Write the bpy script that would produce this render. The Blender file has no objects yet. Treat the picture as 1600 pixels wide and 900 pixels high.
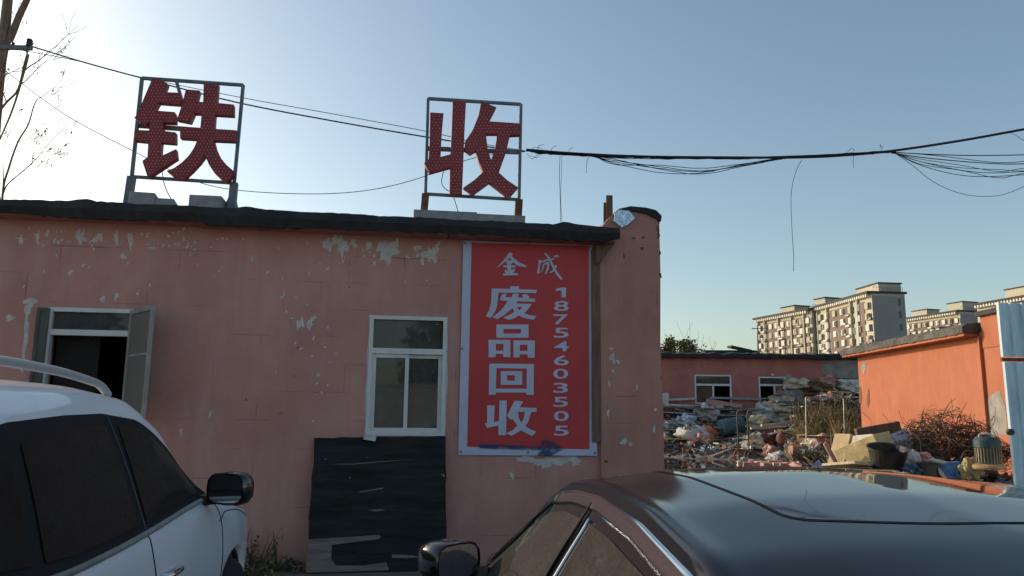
import bpy, bmesh, math, random
import numpy as np
from mathutils import Vector, Matrix
from mathutils.geometry import tessellate_polygon
rnd = random.Random(7)
R = math.radians
scn = bpy.context.scene
col = scn.collection

# ------------------------------------------------------------------ camera, sky, sun, exposure
CAM_H, PITCH, ROLL, FPX = 1.57, R(9.46), R(0.6), 1200.0
_r0 = Vector((1, 0, 0)); FW = Vector((0, math.cos(PITCH), math.sin(PITCH))); _u0 = Vector((0, -math.sin(PITCH), math.cos(PITCH)))
CR = _r0*math.cos(ROLL) + _u0*math.sin(ROLL)
CU = _u0*math.cos(ROLL) - _r0*math.sin(ROLL)
EYE = Vector((0, 0, CAM_H))
cam = bpy.data.cameras.new('camera'); cam_o = bpy.data.objects.new('camera', cam); col.objects.link(cam_o)
cam.sensor_width = 36; cam.lens = 36*FPX/1600; cam.clip_end = 5000; cam.clip_start = .05
cam_o.matrix_world = Matrix((( CR.x, CU.x, -FW.x, EYE.x), (CR.y, CU.y, -FW.y, EYE.y), (CR.z, CU.z, -FW.z, EYE.z), (0, 0, 0, 1)))
scn.camera = cam_o
SUN_AZ, SUN_EL = R(-60), R(20)          # azimuth from +Y, negative towards -X
w = bpy.data.worlds.new('World'); scn.world = w; w.use_nodes = True
nt = w.node_tree; sky = nt.nodes.new('ShaderNodeTexSky'); sky.sky_type = 'NISHITA'; sky.sun_disc = False
sky.sun_elevation = SUN_EL; sky.sun_rotation = SUN_AZ; sky.air_density = 1.0; sky.dust_density = 1.7; sky.ozone_density = 1.3; sky.altitude = 0
tint = nt.nodes.new('ShaderNodeMix'); tint.data_type = 'RGBA'; tint.blend_type = 'MULTIPLY'; tint.inputs[0].default_value = 1; tint.inputs[7].default_value = (1.07, 1.07, .97, 1)
nt.links.new(sky.outputs[0], tint.inputs[6]); nt.links.new(tint.outputs[2], nt.nodes['Background'].inputs[0]); nt.nodes['Background'].inputs[1].default_value = .112
sun = bpy.data.lights.new('sun', 'SUN'); sun.energy = 2.3; sun.angle = R(.5); sun.color = (1, .84, .66)
sun_o = bpy.data.objects.new('sun', sun); col.objects.link(sun_o)
SDIR = Vector((math.sin(SUN_AZ)*math.cos(SUN_EL), math.cos(SUN_AZ)*math.cos(SUN_EL), math.sin(SUN_EL)))
sun_o.rotation_euler = SDIR.to_track_quat('Z', 'Y').to_euler(); sun_o.location = (-20, 20, 30)
scn.view_settings.view_transform = 'Standard'; scn.view_settings.look = 'None'; scn.view_settings.gamma = 1
scn.view_settings.use_curve_mapping = False; scn.view_settings.exposure = 0.6
scn.cycles.max_bounces = 6

# ------------------------------------------------------------------ helpers: rays, frames, meshes
def ray(px, py):
    return (FW + CR*((px-800)/FPX) - CU*((py-450)/FPX))
def at(px, py, Y):
    d = ray(px, py); return EYE + d*(Y/d.y)
def on_plane(px, py, p0, n):
    d = ray(px, py); return EYE + d*((p0-EYE).dot(n)/d.dot(n))
WORLD = {}
def setprops(o, label=None, cat=None, group=None, kind=None):
    for k, v in (('label', label), ('category', cat), ('group', group), ('kind', kind)):
        if v: o[k] = v
    return o
def empty(name, M, label, cat, group=None):
    o = bpy.data.objects.new(name, None); col.objects.link(o); o.empty_display_size = .1
    if not isinstance(M, Matrix): M = Matrix.Translation(M)
    o.matrix_world = M; WORLD[o.name] = M.copy()
    return setprops(o, label, cat, group)
def frame(loc, rz): return Matrix.Translation(loc) @ Matrix.Rotation(rz, 4, 'Z')

class MB:
    def __init__(s): s.v = []; s.f = []; s.m = []; s.uv = None
    def add(s, vs, fs, mi=0):
        b = len(s.v); s.v += [Vector(p) for p in vs]; s.f += [tuple(b+i for i in f) for f in fs]; s.m += [mi]*len(fs); return s
    def box(s, c, d, M=None, mi=0, jit=0):
        x, y, z = d[0]/2, d[1]/2, d[2]/2; c = Vector(c)
        vs = [Vector((a*x, b*y, e*z)) for a in (-1, 1) for b in (-1, 1) for e in (-1, 1)]
        if jit: vs = [p + Vector((rnd.uniform(-1, 1)*jit*d[0], rnd.uniform(-1, 1)*jit*d[1], rnd.uniform(-1, 1)*jit*d[2])) for p in vs]
        vs = [((M @ p) if M else p) + c for p in vs]
        return s.add(vs, [(0, 1, 3, 2), (4, 6, 7, 5), (0, 4, 5, 1), (2, 3, 7, 6), (0, 2, 6, 4), (1, 5, 7, 3)], mi)
    def bar(s, a, b, wx, wy, up=(0, 0, 1), mi=0):
        a = Vector(a); b = Vector(b); t = (b-a).normalized(); up = Vector(up)
        if abs(t.dot(up)) > .97: up = Vector((0, 1, 0))
        x = t.cross(up).normalized(); y = x.cross(t)
        vs = [p + x*(i*wx/2) + y*(j*wy/2) for p in (a, b) for i, j in ((-1, -1), (1, -1), (1, 1), (-1, 1))]
        return s.add(vs, [(3, 2, 1, 0), (4, 5, 6, 7), (0, 1, 5, 4), (1, 2, 6, 5), (2, 3, 7, 6), (3, 0, 4, 7)], mi)
    def tube(s, pts, r, n=6, mi=0, cap=True):
        pts = [Vector(p) for p in pts]; k = len(pts)
        rr = r if isinstance(r, (list, tuple)) else [r]*k
        vs = []; ref = None
        for i, p in enumerate(pts):
            t = (pts[min(i+1, k-1)] - pts[max(i-1, 0)])
            t = t.normalized() if t.length > 1e-9 else Vector((0, 0, 1))
            if ref is None: ref = t.orthogonal().normalized()
            x = (ref - t*ref.dot(t)); x = x.normalized() if x.length > 1e-6 else t.orthogonal().normalized(); ref = x; y = t.cross(x)
            vs += [p + (x*math.cos(2*math.pi*j/n) + y*math.sin(2*math.pi*j/n))*rr[i] for j in range(n)]
        fs = [(i*n+j, i*n+(j+1) % n, (i+1)*n+(j+1) % n, (i+1)*n+j) for i in range(k-1) for j in range(n)]
        if cap: fs += [tuple(range(n))[::-1], tuple((k-1)*n+j for j in range(n))]
        return s.add(vs, fs, mi)
    def lathe(s, c, prof, n=20, M=None, mi=0, sq=1):
        c = Vector(c); vs = []
        for r, z in prof:
            for j in range(n):
                a = 2*math.pi*j/n; p = Vector((r*math.cos(a), r*math.sin(a)*sq, z)); vs.append(((M @ p) if M else p) + c)
        k = len(prof)
        fs = [(i*n+j, i*n+(j+1) % n, (i+1)*n+(j+1) % n, (i+1)*n+j) for i in range(k-1) for j in range(n)]
        return s.add(vs, fs, mi)
    def poly(s, loops, fn, th=0, mi=0, back=True):
        """loops: list of 2-D loops (first outer, rest holes); fn(x,y,d)->world point at depth d; extruded from d=0 to d=-th"""
        flat = [p for l in loops for p in l]
        tris = tessellate_polygon([[Vector((p[0], p[1], 0)) for p in l] for l in loops])
        def fix(t):
            a, b, c = (Vector(flat[i]) for i in t)
            return t if (b-a).x*(c-a).y - (b-a).y*(c-a).x < 0 else (t[0], t[2], t[1])
        tris = [fix(t) for t in tris]
        s.add([fn(p[0], p[1], 0) for p in flat], tris, mi)
        if th:
            if back: s.add([fn(p[0], p[1], -th) for p in flat], [t[::-1] for t in tris], mi)
            for l in loops:
                n = len(l); vs = [fn(p[0], p[1], 0) for p in l] + [fn(p[0], p[1], -th) for p in l]
                s.add(vs, [(i, (i+1) % n, n+(i+1) % n, n+i) for i in range(n)], mi)
        return s
    def build(s, name, mats, parent=None, M=None, smooth=False, local=False, label=None, cat=None, group=None, kind=None, fixn=False, bevel=0):
        if not isinstance(mats, (list, tuple)): mats = [mats]
        if parent is not None: base = WORLD[parent.name]
        else:
            if M is None: M = Matrix.Translation(Vector((sum(p.x for p in s.v)/len(s.v), sum(p.y for p in s.v)/len(s.v), min(p.z for p in s.v))))
            elif not isinstance(M, Matrix): M = Matrix.Translation(M)
            base = M
        inv = base.inverted()
        vs = s.v if local else [inv @ p for p in s.v]
        me = bpy.data.meshes.new(name); me.from_pydata([tuple(p) for p in vs], [], s.f); me.update()
        for mt in mats: me.materials.append(mt)
        me.polygons.foreach_set('material_index', s.m)
        if smooth: me.polygons.foreach_set('use_smooth', [True]*len(me.polygons))
        if fixn:
            bm = bmesh.new(); bm.from_mesh(me); bmesh.ops.remove_doubles(bm, verts=bm.verts, dist=1e-5)
            bmesh.ops.recalc_face_normals(bm, faces=bm.faces); bm.to_mesh(me); bm.free()
        o = bpy.data.objects.new(name, me); col.objects.link(o)
        if parent is not None: o.parent = parent; WORLD[o.name] = base
        else: o.matrix_world = M; WORLD[o.name] = M.copy()
        if bevel:
            b = o.modifiers.new('bevel', 'BEVEL'); b.width = bevel; b.segments = 2; b.limit_method = 'ANGLE'; b.angle_limit = R(40)
        return setprops(o, label, cat, group, kind)

def copy_tree(o, parent=None):
    c = o.copy(); col.objects.link(c); WORLD[c.name] = WORLD.get(o.name, Matrix())
    if parent is not None: c.parent = parent
    for ch in list(o.children): copy_tree(ch, c)
    return c
def crom(pts, n=8):
    """Catmull-Rom through points"""
    P = [Vector(p) for p in pts]; P = [P[0]*2-P[1]] + P + [P[-1]*2-P[-2]]; out = []
    for i in range(1, len(P)-2):
        for k in range(n):
            t = k/n; a, b, c, d = P[i-1:i+3]
            out.append(.5*((2*b) + (c-a)*t + (2*a-5*b+4*c-d)*t*t + (3*b-a-3*c+d)*t**3))
    out.append(P[-2]); return out

# ------------------------------------------------------------------ materials
def mat(name, c, rough=.8, metal=0, var=.0, vscale=3, bump=0, bscale=30, c2=None, coat=0, spec=.5, detail=6, stretch=(1, 1, 1), rvar=0, fine=0):
    m = bpy.data.materials.new(name); m.use_nodes = True; N = m.node_tree.nodes; L = m.node_tree.links
    b = N['Principled BSDF']; b.inputs['Base Color'].default_value = (*c, 1); b.inputs['Roughness'].default_value = rough
    b.inputs['Metallic'].default_value = metal; b.inputs['Coat Weight'].default_value = coat; b.inputs['Specular IOR Level'].default_value = spec
    b.inputs['Coat Roughness'].default_value = .04
    tc = N.new('ShaderNodeTexCoord'); mp = N.new('ShaderNodeMapping'); mp.inputs['Scale'].default_value = stretch
    L.new(tc.outputs['Object'], mp.inputs[0])
    if var or c2:
        n = N.new('ShaderNodeTexNoise'); n.inputs['Scale'].default_value = vscale; n.inputs['Detail'].default_value = detail; n.inputs['Roughness'].default_value = .65
        L.new(mp.outputs[0], n.inputs[0])
        rp = N.new('ShaderNodeValToRGB'); rp.color_ramp.elements[0].position = .35; rp.color_ramp.elements[1].position = .68
        cc = c2 if c2 else tuple(min(1, x*(1+var)) for x in c)
        dd = c if c2 else tuple(x*(1-var) for x in c)
        rp.color_ramp.elements[0].color = (*dd, 1); rp.color_ramp.elements[1].color = (*cc, 1)
        L.new(n.outputs[0], rp.inputs[0]); L.new(rp.outputs[0], b.inputs['Base Color'])
        if rvar:
            mr = N.new('ShaderNodeMapRange'); mr.inputs[3].default_value = max(0, rough-rvar); mr.inputs[4].default_value = min(1, rough+rvar)
            L.new(n.outputs[0], mr.inputs[0]); L.new(mr.outputs[0], b.inputs['Roughness'])
    if bump:
        n2 = N.new('ShaderNodeTexNoise'); n2.inputs['Scale'].default_value = bscale; n2.inputs['Detail'].default_value = 8
        L.new(mp.outputs[0], n2.inputs[0]); bp = N.new('ShaderNodeBump'); bp.inputs['Strength'].default_value = bump; bp.inputs['Distance'].default_value = .02
        L.new(n2.outputs[0], bp.inputs['Height']); L.new(bp.outputs[0], b.inputs['Normal'])
    return m

def wall_mat(name, base, dark, pale, course=.3, seed=0, crack=.55, pits=True):
    """old painted block wall: mottled paint, faint rain streaks, block joints that show in places, chips"""
    m = bpy.data.materials.new(name); m.use_nodes = True; N = m.node_tree.nodes; L = m.node_tree.links
    b = N['Principled BSDF']; b.inputs['Roughness'].default_value = .85; b.inputs['Specular IOR Level'].default_value = .25
    tc = N.new('ShaderNodeTexCoord'); off = N.new('ShaderNodeMapping'); off.inputs['Location'].default_value = (seed*3.1, 0, seed*.0)
    L.new(tc.outputs['Object'], off.inputs[0])
    def noise(scale, detail=6, sc=(1, 1, 1), rough=.6):
        mp = N.new('ShaderNodeMapping'); mp.inputs['Scale'].default_value = sc; L.new(off.outputs[0], mp.inputs[0])
        n = N.new('ShaderNodeTexNoise'); n.inputs['Scale'].default_value = scale; n.inputs['Detail'].default_value = detail; n.inputs['Roughness'].default_value = rough
        L.new(mp.outputs[0], n.inputs[0]); return n.outputs[0]
    def ramp(src, p0, p1, c0=(0, 0, 0, 1), c1=(1, 1, 1, 1)):
        r = N.new('ShaderNodeValToRGB'); r.color_ramp.elements[0].position = p0; r.color_ramp.elements[1].position = p1
        r.color_ramp.elements[0].color = c0; r.color_ramp.elements[1].color = c1; L.new(src, r.inputs[0]); return r.outputs[0]
    def mix(f, a, bb, mode='MIX'):
        x = N.new('ShaderNodeMix'); x.data_type = 'RGBA'; x.blend_type = mode
        if isinstance(f, float): x.inputs[0].default_value = f
        else: L.new(f, x.inputs[0])
        for s_, v in ((6, a), (7, bb)):
            if isinstance(v, tuple): x.inputs[s_].default_value = (*v, 1)
            else: L.new(v, x.inputs[s_])
        return x.outputs[2]
    def mul(a, bb):
        x = N.new('ShaderNodeMath'); x.operation = 'MULTIPLY'
        for i, v in enumerate((a, bb)):
            if isinstance(v, float): x.inputs[i].default_value = v
            else: L.new(v, x.inputs[i])
        return x.outputs[0]
    c = mix(ramp(noise(.9, 8), .38, .66), base, dark)
    c = mix(mul(ramp(noise(3.2, 10, (1, 1, .35)), .5, .70), .55), c, pale)
    c = mix(mul(ramp(noise(5, 6, (2.2, 1, .10)), .52, .74), .42), c, dark)       # rain streaks
    c = mix(mul(ramp(noise(60, 4), .35, .75), .16), c, dark)
    # block joints, broken up by noise
    sx = N.new('ShaderNodeSeparateXYZ'); L.new(off.outputs[0], sx.inputs[0])
    cb = N.new('ShaderNodeCombineXYZ'); L.new(sx.outputs[0], cb.inputs[0]); L.new(sx.outputs[2], cb.inputs[1])
    wob = N.new('ShaderNodeMix'); wob.data_type = 'VECTOR'; 
    br = N.new('ShaderNodeTexBrick'); br.inputs['Scale'].default_value = 1; br.inputs['Brick Width'].default_value = course*2; br.inputs['Row Height'].default_value = course
    br.inputs['Mortar Size'].default_value = .006; br.inputs['Mortar Smooth'].default_value = .3
    L.new(cb.outputs[0], br.inputs[0])
    joint = mul(br.outputs['Fac'], ramp(noise(1.3, 5, (1, 1, 2)), crack-.04, crack+.12))
    c = mix(mul(joint, .8), c, tuple(x*.35 for x in dark))
    if pits:
        pit = mul(ramp(noise(9, 3, (1, 1, 1), .5), .70, .73), ramp(noise(.8, 3), .5, .6))
        c = mix(mul(pit, .85), c, (.10, .035, .025))
        chip = mul(ramp(noise(14, 4, (1, 1, .6), .6), .685, .70), ramp(noise(.7, 3, (1.0, 1, 1.0)), .53, .6))
        c = mix(mul(chip, .8), c, (.42, .40, .38))
    L.new(c, b.inputs['Base Color'])
    h = N.new('ShaderNodeMath'); h.operation = 'MULTIPLY_ADD'; L.new(joint, h.inputs[0]); h.inputs[1].default_value = -1.2; L.new(noise(18, 8), h.inputs[2])
    bp = N.new('ShaderNodeBump'); bp.inputs['Strength'].default_value = .5; bp.inputs['Distance'].default_value = .012
    L.new(h.outputs[0], bp.inputs['Height']); L.new(bp.outputs[0], b.inputs['Normal'])
    return m

def dust_sheen_glass(name, tint, dust_sheen=(.16, .14, .12), amt=.35, rough=.03, scale=2.5, spec=.5):
    m = bpy.data.materials.new(name); m.use_nodes = True; N = m.node_tree.nodes; L = m.node_tree.links
    b = N['Principled BSDF']; b.inputs['Base Color'].default_value = (*tint, 1); b.inputs['Roughness'].default_value = rough; b.inputs['Specular IOR Level'].default_value = spec
    d = N.new('ShaderNodeBsdfDiffuse'); d.inputs[0].default_value = (*dust_sheen, 1)
    tc = N.new('ShaderNodeTexCoord'); n = N.new('ShaderNodeTexNoise'); n.inputs['Scale'].default_value = scale; n.inputs['Detail'].default_value = 10; n.inputs['Roughness'].default_value = .7
    L.new(tc.outputs['Object'], n.inputs[0]); n2 = N.new('ShaderNodeTexNoise'); n2.inputs['Scale'].default_value = 90; n2.inputs['Detail'].default_value = 3
    L.new(tc.outputs['Object'], n2.inputs[0])
    mu = N.new('ShaderNodeMath'); mu.operation = 'MULTIPLY'; L.new(n.outputs[0], mu.inputs[0]); L.new(n2.outputs[0], mu.inputs[1])
    mr = N.new('ShaderNodeMapRange'); mr.inputs[1].default_value = .12; mr.inputs[2].default_value = .42; mr.inputs[3].default_value = amt*.3; mr.inputs[4].default_value = amt
    L.new(mu.outputs[0], mr.inputs[0])
    mx = N.new('ShaderNodeMixShader'); L.new(mr.outputs[0], mx.inputs[0]); L.new(b.outputs[0], mx.inputs[1]); L.new(d.outputs[0], mx.inputs[2])
    L.new(mx.outputs[0], N['Material Output'].inputs[0]); return m

M = {}
M['pink'] = wall_mat('pink_wall_paint', (.55, .290, .245), (.44, .22, .187), (.58, .35, .31))
M['pink_old'] = wall_mat('pillar_paint', (.50, .25, .20), (.39, .19, .15), (.53, .30, .25), seed=4, crack=.6)
M['pink_far'] = wall_mat('far_pink_paint', (.44, .17, .145), (.34, .125, .11), (.47, .22, .19), seed=9, crack=.7)
M['orange'] = wall_mat('orange_paint', (.43, .155, .085), (.36, .125, .068), (.46, .19, .115), seed=2, crack=.75, pits=False)
M['plaster'] = mat('bare_plaster', (.54, .52, .50), .9, var=.2, vscale=12, bump=.3, bscale=40)
M['cement'] = mat('grey_cement', (.27, .25, .22), .9, var=.3, vscale=2, bump=.4, bscale=25)
M['block'] = mat('concrete_block', (.30, .30, .30), .9, var=.2, vscale=8, bump=.4, bscale=40)
M['felt'] = mat('roof_felt', (.018, .018, .02), .75, var=.4, vscale=4, bump=.5, bscale=25)
M['fascia'] = mat('fascia_paint', (.36, .14, .11), .85, var=.25, vscale=5, bump=.2)
M['upvc'] = mat('white_frame', (.60, .61, .61), .45, var=.08, vscale=4)
M['frame_old'] = mat('grey_frame', (.27, .27, .25), .6, var=.2, vscale=6)
M['oldgreen'] = mat('weathered_sash', (.09, .095, .08), .7, var=.35, vscale=9, stretch=(1, 1, .3))
M['glass'] = dust_sheen_glass('window_glass', (.012, .015, .014), dust_sheen=(.24, .25, .25), amt=.32)  # pale film raised to put the grey reflection into the pane colour
M['screen'] = mat('insect_screen', (.15, .135, .125), .9, var=.1, vscale=60)
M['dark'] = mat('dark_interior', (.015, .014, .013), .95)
M['blackboard'] = mat('black_board', (.020, .023, .024), .8, spec=.2, var=.45, vscale=5, stretch=(.35, 1, 3), bump=.25, bscale=14)
M['rawply'] = mat('raw_plywood', (.17, .15, .13), .85, var=.3, vscale=10, stretch=(.3, 1, 2.5))
M['red'] = mat('banner_red', (.50, .04, .042), .55, var=.08, vscale=2, bump=.6, bscale=2.2, stretch=(1, 1, .5))
M['banner_white'] = mat('banner_white', (.50, .52, .68), .55, var=.06, vscale=3, bump=.2, bscale=4)
M['spray'] = mat('blue_spray', (.03, .07, .16), .7, var=.3, vscale=8)
M['signred'] = mat('sign_red', (.25, .024, .028), .5, var=.15, vscale=5)
M['signside'] = mat('sign_side', (.10, .012, .014), .5)
M['bulb'] = mat('bulb_lens', (.75, .42, .36), .3)
M['steel'] = mat('painted_steel', (.14, .17, .19), .55, metal=.2, var=.2, vscale=8)
M['rust'] = mat('rust', (.16, .065, .035), .85, var=.4, vscale=9, bump=.3)
M['wood'] = mat('old_wood', (.16, .10, .07), .85, var=.35, vscale=6, stretch=(3, 3, .4), bump=.2)
M['woodpale'] = mat('pale_wood', (.42, .33, .22), .8, var=.25, vscale=6, bump=.2)
M['foil'] = mat('foil', (.55, .66, .82), .28, metal=.75, var=.25, vscale=14, bump=1.0, bscale=22)
M['cable'] = mat('cable_rubber', (.012, .012, .014), .6)
M['bark'] = mat('bark', (.22, .15, .11), .9, var=.3, vscale=8, stretch=(2, 2, .4), bump=.5)
M['twig'] = mat('twig', (.17, .115, .085), .9)
M['leaf'] = mat('dry_leaf', (.14, .10, .05), .8, var=.3)
M['weed'] = mat('weed', (.075, .085, .03), .85, var=.45, vscale=3)
M['drygrass'] = mat('dry_grass', (.22, .17, .085), .9, var=.35, vscale=3)
M['treeleaf'] = mat('far_leaf', (.09, .10, .03), .8, var=.4, vscale=2)
M['chrome'] = mat('chrome', (.75, .75, .74), .12, metal=1)
M['tyre'] = mat('tyre', (.02, .02, .02), .85, bump=.3)
M['rim'] = mat('rim', (.5, .5, .52), .3, metal=.9)
M['blackplastic'] = mat('black_plastic', (.018, .018, .019), .45)
M['rubber'] = mat('rubber_seal', (.010, .010, .010), .7, spec=.25)
M['gloss_black'] = mat('gloss_black', (.01, .01, .012), .12, coat=.6)
M['white_paint'] = mat('white_car_paint', (.84, .85, .88), .32, coat=.7, var=.03, vscale=2)
M['dark_paint'] = mat('dark_car_paint', (.010, .012, .016), .14, spec=.26, coat=.0, var=.25, vscale=1.5, rvar=.05)
M['car_glass'] = dust_sheen_glass('car_glass', (.010, .010, .010), spec=.08, rough=.16, dust_sheen=(.10, .09, .08), amt=.30, scale=3)
M['sedan_glass'] = dust_sheen_glass('dusty_car_glass', (.012, .011, .010), dust_sheen=(.23, .20, .17), amt=.26, scale=4)
M['roof_glass'] = dust_sheen_glass('roof_glass', (.012, .014, .018), amt=.08, rough=.04, spec=.45)
M['mirror'] = mat('mirror_glass', (.75, .76, .78), .03, metal=1)
M['lamp'] = mat('lamp_lens', (.6, .6, .6), .1, coat=.5)
M['redlamp'] = mat('red_lamp_lens', (.35, .01, .01), .1, coat=.5)
M['blue_sheet'] = mat('blue_sheet', (.60, .76, .82), .5, metal=.0, var=.22, vscale=3, stretch=(3, 3, .5), rvar=.1)

# ------------------------------------------------------------------ ground
def ground_mat():
    m = bpy.data.materials.new('yard_dirt'); m.use_nodes = True; N = m.node_tree.nodes; L = m.node_tree.links; b = N['Principled BSDF']; b.inputs['Roughness'].default_value = .92
    tc = N.new('ShaderNodeTexCoord'); n = N.new('ShaderNodeTexNoise'); n.inputs['Scale'].default_value = .5; n.inputs['Detail'].default_value = 12; n.inputs['Roughness'].default_value = .7
    L.new(tc.outputs['Object'], n.inputs[0]); r = N.new('ShaderNodeValToRGB'); r.color_ramp.elements[0].color = (.075, .06, .05, 1); r.color_ramp.elements[1].color = (.20, .165, .13, 1)
    r.color_ramp.elements[0].position = .35; r.color_ramp.elements[1].position = .65; L.new(n.outputs[0], r.inputs[0]); L.new(r.outputs[0], b.inputs['Base Color'])
    n2 = N.new('ShaderNodeTexNoise'); n2.inputs['Scale'].default_value = 9; n2.inputs['Detail'].default_value = 9; L.new(tc.outputs['Object'], n2.inputs[0])
    bp = N.new('ShaderNodeBump'); bp.inputs['Distance'].default_value = .05; bp.inputs['Strength'].default_value = .7; L.new(n2.outputs[0], bp.inputs['Height']); L.new(bp.outputs[0], b.inputs['Normal']); return m
M['dirt'] = ground_mat()
g = MB(); g.add([(-2500, -2500, 0), (2500, -2500, 0), (2500, 2500, 0), (-2500, 2500, 0)], [(0, 1, 2, 3)])
g.build('ground', M['dirt'], M=Vector((0, 0, 0)), kind='structure')
M['water'] = mat('puddle_water', (.03, .024, .02), .03, spec=.5, bump=.04, bscale=1.5)
pg = MB(); c0 = Vector((8.2, 26.6)); ring = []
for i in range(48):
    a = i/48*2*math.pi; k = 1 + .10*math.sin(3*a+1) + .07*math.sin(7*a) + .04*math.sin(13*a+2)
    ring.append((c0.x + 4.3*k*math.cos(a), c0.y + 6.0*k*math.sin(a), .006))
pg.add([(c0.x, c0.y, .006)] + ring, [(0, 1+i, 1+(i+1) % 48) for i in range(48)])
pg.build('puddle', M['water'], M=Vector((c0.x, c0.y, 0)), kind='structure')

# ------------------------------------------------------------------ facade helper (front wall with openings, in the frame F: x along, y into the building, z up)
def facade(mb, F, s0, s1, z0, z1, holes, reveal=.22, off=0, mi=0):
    xs = sorted({s0, s1, *[h[0] for h in holes], *[h[1] for h in holes]}); zs = sorted({z0, z1, *[h[2] for h in holes], *[h[3] for h in holes]})
    for i in range(len(xs)-1):
        for j in range(len(zs)-1):
            cx, cz = (xs[i]+xs[i+1])/2, (zs[j]+zs[j+1])/2
            if any(h[0] < cx < h[1] and h[2] < cz < h[3] for h in holes): continue
            mb.add([F @ Vector(p) for p in ((xs[i], off, zs[j]), (xs[i+1], off, zs[j]), (xs[i+1], off, zs[j+1]), (xs[i], off, zs[j+1]))], [(0, 1, 2, 3)], mi)
    for a, b, c, d in holes:
        q = [(a, c), (b, c), (b, d), (a, d)]
        for i in range(4):
            p0, p1 = q[i], q[(i+1) % 4]
            mb.add([F @ Vector(p) for p in ((p0[0], off, p0[1]), (p1[0], off, p1[1]), (p1[0], off+reveal, p1[1]), (p0[0], off+reveal, p0[1]))], [(3, 2, 1, 0)], mi)
def fbox(mb, F, a, b, mi=0):
    """axis-aligned box in frame F from corner a to corner b"""
    c = [(a[i]+b[i])/2 for i in range(3)]; d = [abs(b[i]-a[i]) for i in range(3)]
    return mb.box(F @ Vector(c), d, F.to_3x3(), mi)

# ------------------------------------------------------------------ the near pink building
WA = R(7.7); P0 = at(580, 650, 8.4); P0.z = 0
WU = Vector((math.cos(WA), math.sin(WA), 0)); WN = Vector((math.sin(WA), -math.cos(WA), 0))   # WN points to the camera
WF = frame(P0, WA); WFI = WF.inverted()
def W(px, py, off=0.0): return on_plane(px, py, P0 + WN*off, WN)
def WL(px, py, off=0.0):
    p = WFI @ W(px, py, off); return p.x, p.z
bld = empty('brick_building', WF, 'long single storey building with peeling pink paint and black felt eave', 'building')
def rect_px(x0, y0, x1, y1, off=0):
    a, b = WL(x0, y0, off), WL(x1, y1, off); return (a[0], b[0], b[1], a[1])
sL = WL(-250, 600)[0]; sP = WL(937, 600)[0]; sR = WL(1032, 600)[0]
zE = WL(480, 350)[1]
w1 = rect_px(76, 479, 207, 655); w2 = rect_px(578, 492, 695, 682)
DEP = 6.0
mb = MB(); facade(mb, WF, sL, sP, 0, zE, [w1, w2])
for q in (((sL, 0, 0), (sL, DEP, 0), (sL, DEP, zE), (sL, 0, zE)), ((sL, DEP, 0), (sP, DEP, 0), (sP, DEP, zE), (sL, DEP, zE))):
    mb.add([WF @ Vector(p) for p in q], [(0, 1, 2, 3)])
mb.build('wall', M['pink'], bld)
mb = MB(); fbox(mb, WF, (sL-.2, -.02, zE), (sP+.02, DEP+.3, zE+.10)); mb.build('roof', M['felt'], bld)
# end pillar: gable wall seen end-on, higher than the eave
pil = [WL(*p, .05) for p in ((939, 400), (939, 358), (945, 348), (955, 337), (968, 328), (985, 325), (1008, 327), (1022, 331), (1030, 341), (1031, 420))]
zt = [p for p in pil]
outline = [(sP, 0)] + [(sP, pil[0][1])] + pil[1:-1] + [(sR+.012, pil[-1][1]), (sR-.008, 2.4), (sR+.01, 1.6), (sR, 0)]
def wfn(off):
    return lambda s, z, d: WF @ Vector((s, -off-d, z))
mb = MB(); mb.poly([outline], lambda s, z, d: WF @ Vector((s, -.05-d, z)), th=DEP+.1); mb.build('gable_pillar', M['pink_old'], bld, fixn=True)
capline = [WL(*p, .05) for p in ((966, 327), (984, 323), (1008, 325), (1024, 329), (1033, 338), (1032, 346), (1027, 343), (1008, 334), (985, 330), (968, 331))]
mb = MB(); mb.poly([capline], lambda s, z, d: WF @ Vector((s, -.075-d, z)), th=DEP); mb.build('gable_cap', M['felt'], bld, fixn=True)
fo = [WL(*p, .08) for p in ((958, 345), (961, 334), (968, 328), (983, 330), (992, 341), (982, 350), (972, 356))]
mb = MB(); mb.poly([fo], lambda s, z, d: WF @ Vector((s, -.088-d, z)), th=.03); mb.build('foil_flashing', M['foil'], bld, fixn=True)
# felt eave: wavy strip hanging over the front
tops = [(-240, 302), (0, 312), (110, 313), (135, 310), (150, 315), (300, 322), (360, 325), (385, 323), (420, 328), (500, 332), (640, 339), (800, 347), (868, 350), (882, 346), (900, 351), (968, 356)]
bots = [(-240, 322), (0, 333), (150, 342), (180, 343), (310, 346), (316, 351), (480, 357), (700, 365), (800, 370), (880, 374), (948, 378), (968, 373)]
def interp(tab, x): return float(np.interp(x, [t[0] for t in tab], [t[1] for t in tab]))
mb = MB(); vs = []; xs = list(range(-240, 969, 8)); EO = .26
for i, x in enumerate(xs):
    jt = rnd.uniform(-1, 1); jb = rnd.uniform(-1.2, 1.2)
    o = EO + .015*math.sin(x*.05) + rnd.uniform(-.006, .006)
    t = W(x, interp(tops, x)+jt*.6, EO); b = W(x, interp(bots, x)+jb*.8, EO); mid = (t+b)/2 + WN*.035
    zb = b.z
    vs += [t - WN*1.2 + Vector((0, 0, .02)), t - WN*(EO-o), mid, b + WN*rnd.uniform(-.01, .01), b - WN*.10 + Vector((0, 0, .01)), b - WN*.10 + Vector((0, 0, .14))]
n = 6; mb.add(vs, [(i*n+j, i*n+j+1, (i+1)*n+j+1, (i+1)*n+j) for i in range(len(xs)-1) for j in range(n-1)])
for e in (0, len(xs)-1): mb.add([vs[e*n+j] for j in range(n)], [tuple(range(n))])
mb.build('felt_eave', M['felt'], bld, smooth=False)
mb = MB()
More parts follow.
